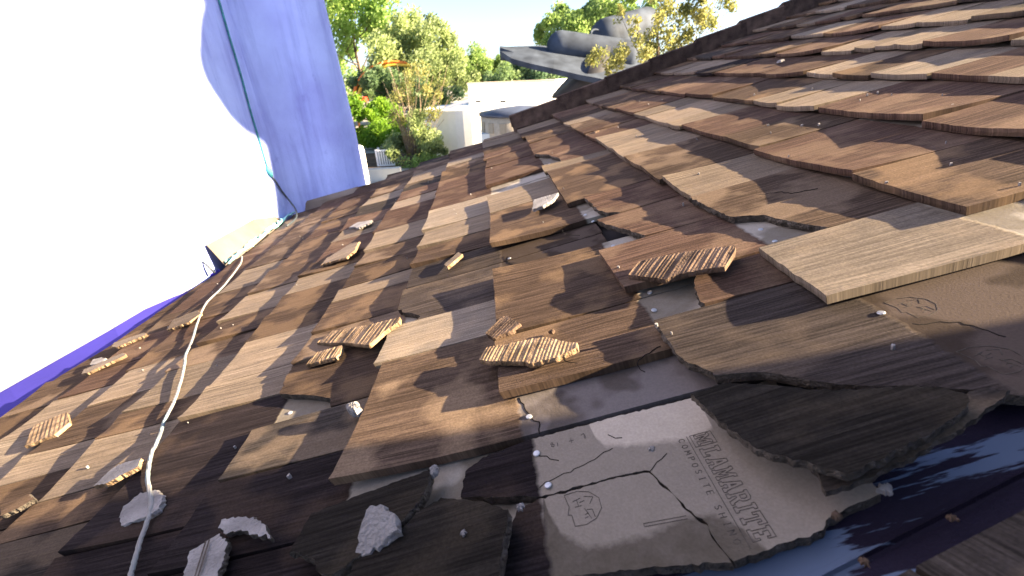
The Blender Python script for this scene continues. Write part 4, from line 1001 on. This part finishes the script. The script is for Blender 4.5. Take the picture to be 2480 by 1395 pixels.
tree('pine_tree', 'tall airy pine with a bare trunk right beside the lavender tower', 'tree', 45, (888, 245), [(800,25,48),(850,5,55),(905,35,45),(785,105,38),(830,80,40),(925,55,35),(795,160,30),(840,130,30),(850,-80,80),(930,-40,50),(770,-20,60),(878,90,26)], 5200, .34, 'leafpine', .20, TG)
tree('oak_tree', 'broad green oak with drooping crown left of the gap of sky', 'tree', 40, (1010, 300), [(950,95,48),(1015,72,50),(1052,108,48),(1000,140,55),(945,150,45),(1090,150,42),(1098,112,32),(1035,185,48),(970,200,42),(1110,190,36)], 8500, .26, 'leafolive', .3, TG)
tree('oak_tree', 'smaller pale green tree between the oak and the hall roof', 'tree', 52, (1150, 260), [(1105,150,32),(1150,138,28),(1140,180,38),(1188,165,28),(1212,150,22),(1170,200,34)], 4200, .28, 'leafgreen', .22, TG)
tree('dense_tree', 'dark dense tree in the shade behind the twiggy shrub', 'tree', 36, (930, 300), [(925,190,32),(960,212,34),(895,212,28),(870,200,25),(990,235,34),(1040,245,36),(1080,225,30),(940,245,34)], 5200, .24, 'leafdark', .25, TG)
tree('dense_tree', 'green tree rising behind the grey sculpture', 'tree', 34, (1390, 260), [(1330,72,32),(1362,48,28),(1310,95,18),(1402,50,38),(1445,22,42),(1488,5,42),(1402,92,32),(1530,10,40),(1340,110,26)], 6500, .22, 'leafgreen', .25, TG)
tree('dense_tree', 'dark green trees low between the hall and the sculpture', 'tree', 31, (1330, 290), [(1258,178,36),(1305,182,40),(1362,198,40),(1222,185,26),(1372,228,30),(1330,220,34),(1200,195,22)], 6000, .2, 'leafdark', .22, TG)
tree('leafy_tree', 'sparse golden leaved tree close behind the ridge caps', 'tree', 8.5, (1640, 210), [(1640,40,36),(1700,15,34),(1600,82,32),(1560,112,32),(1500,145,26),(1722,52,22),(1660,88,28),(1442,130,20),(1480,172,22),(1592,12,26),(1760,18,22),(1620,120,24),(1500,30,14),(1540,60,16)], 2600, .055, 'leafgold', .06, TG, branchr=.22)
tree('hedge_shrub', 'bright lime green rounded hedge right of the tower', 'hedge', 27, (905, 352), [(868,268,30),(910,262,32),(950,280,32),(868,318,28),(918,310,34),(960,322,28),(850,250,22),(890,335,24)], 5200, .17, 'leafbright', .1, None, False)
tw_ = tree('bare_shrub', 'twiggy shrub with pale bare branches fanning up and green leaves below', 'shrub', 21.5, (1000, 390), [(1000,355,34),(960,340,26),(1040,335,28),(1060,365,18),(950,372,18),(1005,300,24),(1030,385,20)], 3400, .13, 'leafolive', .07, None, False)
b = MB(); og = tw_.location
for i in range(46):
    e = at(random.uniform(925, 1100), random.uniform(150, 270), 21.5*random.uniform(.95, 1.05)); a = at(random.uniform(985, 1015), 372, 21.5)
    m_ = a.lerp(e, .5)+Vector((random.uniform(-.15, .15), 0, random.uniform(-.1, .2))); q = smooth_path([a-og, m_-og, e-og], 4); b.tube(q, [.022*(1-.8*k/(len(q)-1)) for k in range(len(q))], 5)
b.build('bare_twigs', M['twig'], tw_, True)
cl_ = [(at(x, y, 21.5), r*21.5/1032) for x, y, r in [(970,230,30),(1010,190,34),(1050,210,28),(960,280,26),(1040,270,30)]]
leaves('young_leaves', cl_, 900, .10, 'leafgold', tw_, og)
# distant wood closing the horizon
cl_ = [(Vector((x*4.0-60+random.uniform(-2, 2), 85+random.uniform(-8, 12), GZ+random.uniform(1.5, 4.5))), random.uniform(2.2, 3.6)) for x in range(40)]
tag(leaves('distant_wood', cl_, 9000, .55, 'leafgreen', None, Vector((0, 0, 0))), kind='stuff')
# curved ride track, awning and small things on the ground beyond
tk = empty('curved_track', at(870, 235, 37)); tk.location.z = GZ; tag(tk, 'curved orange and yellow ride track glimpsed between the trees', 'ride track'); og = tk.location
for dy, mt_, nm in ((0, 'orange', 'outer_rail'), (.28, 'yellow', 'inner_rail')):
    q = smooth_path([at(852, 262, 37), at(856, 228, 37), at(866, 200, 37), at(884, 176, 37), at(910, 158, 37), at(945, 150, 37), at(985, 152, 37)], 4)
    b = MB(); b.tube([p_-og+Vector((dy, .1, -dy*.7)) for p_ in q], .11, 8); b.build(nm, M[mt_], tk, True)
b = MB(); b.tube([at(856, 228, 37)-og, Vector((at(856, 228, 37).x-og.x, 0, 0))], .09, 8); b.build('support_post', M['orange'], tk)
a, c = at(868, 236, 33), at(884, 245, 33); b = MB(); prism(b, [(a.x, a.y), (c.x, a.y), (c.x, a.y+1.5), (a.x, a.y+1.5)], c.z, a.z); o = b.build('awning', M['red'], None, loc=(a.x, a.y, c.z)); tag(o, 'small red awning seen above the lime green hedge', 'awning')
og = on_ground(936, 402); cg = empty('slatted_planter', og); tag(cg, 'small white slatted wooden planter box on the mulch below the shrub', 'planter')
u = (og-CAM).length/1032
def bx(name, x0, x1, y0, y1, z0, z1, mat): b = MB(); b.box(x0*u, x1*u, y0*u, y1*u, z0*u, z1*u); return b.build(name, M[mat], cg)
for x in (-20, 16):
    for y in (0, 26): bx('corner_post', x, x+4, y, y+4, 0, 36, 'white')
for i in range(6): bx('slat', -14+i*5, -11+i*5, 1, 3, 3, 32, 'white')
for i in range(5): bx('slat', -19, -17, 4.5+i*4.5, 7+i*4.5, 3, 32, 'white')
bx('rail', -16, 16, .5, 2.8, 32.1, 35, 'white'); bx('rail', -16, 16, .5, 2.8, -.1, 2.9, 'white'); bx('liner', -14, 14, 4, 26, .2, 30, 'dark')
b = MB(); b.lathe([(.11, 0), (.11, 1.9), (.09, 2.0), (.02, 2.04)], (0, 0), 16); o = b.build('white_post', M['white'], None, True); o.location = on_ground(884, 432); o.location = Vector((at(879, 400, 13).x, 13, GZ))
tag(o, 'short white post standing just right of the tower foot', 'post')
a, c = on_ground(880, 372), on_ground(968, 408); b = MB(); b.add([(a.x-3, c.y, GZ+.004), (c.x+.6, c.y, GZ+.004), (c.x+1.6, a.y, GZ+.004), (a.x-3, a.y, GZ+.004)], [(0, 1, 2, 3)]); tag(b.build('mulch_bed', M['mulch']), kind='structure')
for i, (px0, px1, py, hgt) in enumerate(((868, 962, 362, .35), (868, 968, 440, .45))):
    a, c = on_ground(px0, py), on_ground(px1, py); b = MB(); b.box(a.x-1, c.x, a.y, a.y+.35, GZ, GZ+hgt); tag(b.build('low_wall', M['pave'], None, loc=(a.x, a.y, GZ)), ['low pale concrete wall behind the white planter', 'low pale concrete wall in front of the white planter'][i], 'wall')
a, c = at(1168, 180, 58), at(1222, 205, 58); b = MB(); b.box(a.x, c.x, a.y, a.y+6, GZ, a.z); o = b.build('far_house', M['paleblue'], None, loc=(a.x, a.y, GZ)); tag(o, 'pale blue house far off between the trees above the white hall', 'house')
b = MB(); b.add([(a.x-.4, a.y-.4, a.z+.01), (c.x+.4, a.y-.4, a.z+.01), (c.x+.4, a.y+6.4, a.z+.01), (a.x-.4, a.y+6.4, a.z+.01), ((a.x+c.x)/2-.5, a.y+3, a.z+.7), ((a.x+c.x)/2+.5, a.y+3, a.z+.7)], [(0, 3, 2, 1), (0, 1, 5, 4), (2, 3, 4, 5), (1, 2, 5), (3, 0, 4)])
r_ = b.build('roof', M['orange'], o); r_.location = (-a.x, -a.y, -GZ)
tag(leaves('ground_cover', [(on_ground(x, y)+Vector((0, 0, .12)), .8) for x, y in ((1075, 372), (1050, 395), (1010, 402), (905, 352), (870, 350))], 2600, .10, 'leafgreen', None, Vector((0, 0, 0)), .4), kind='stuff')
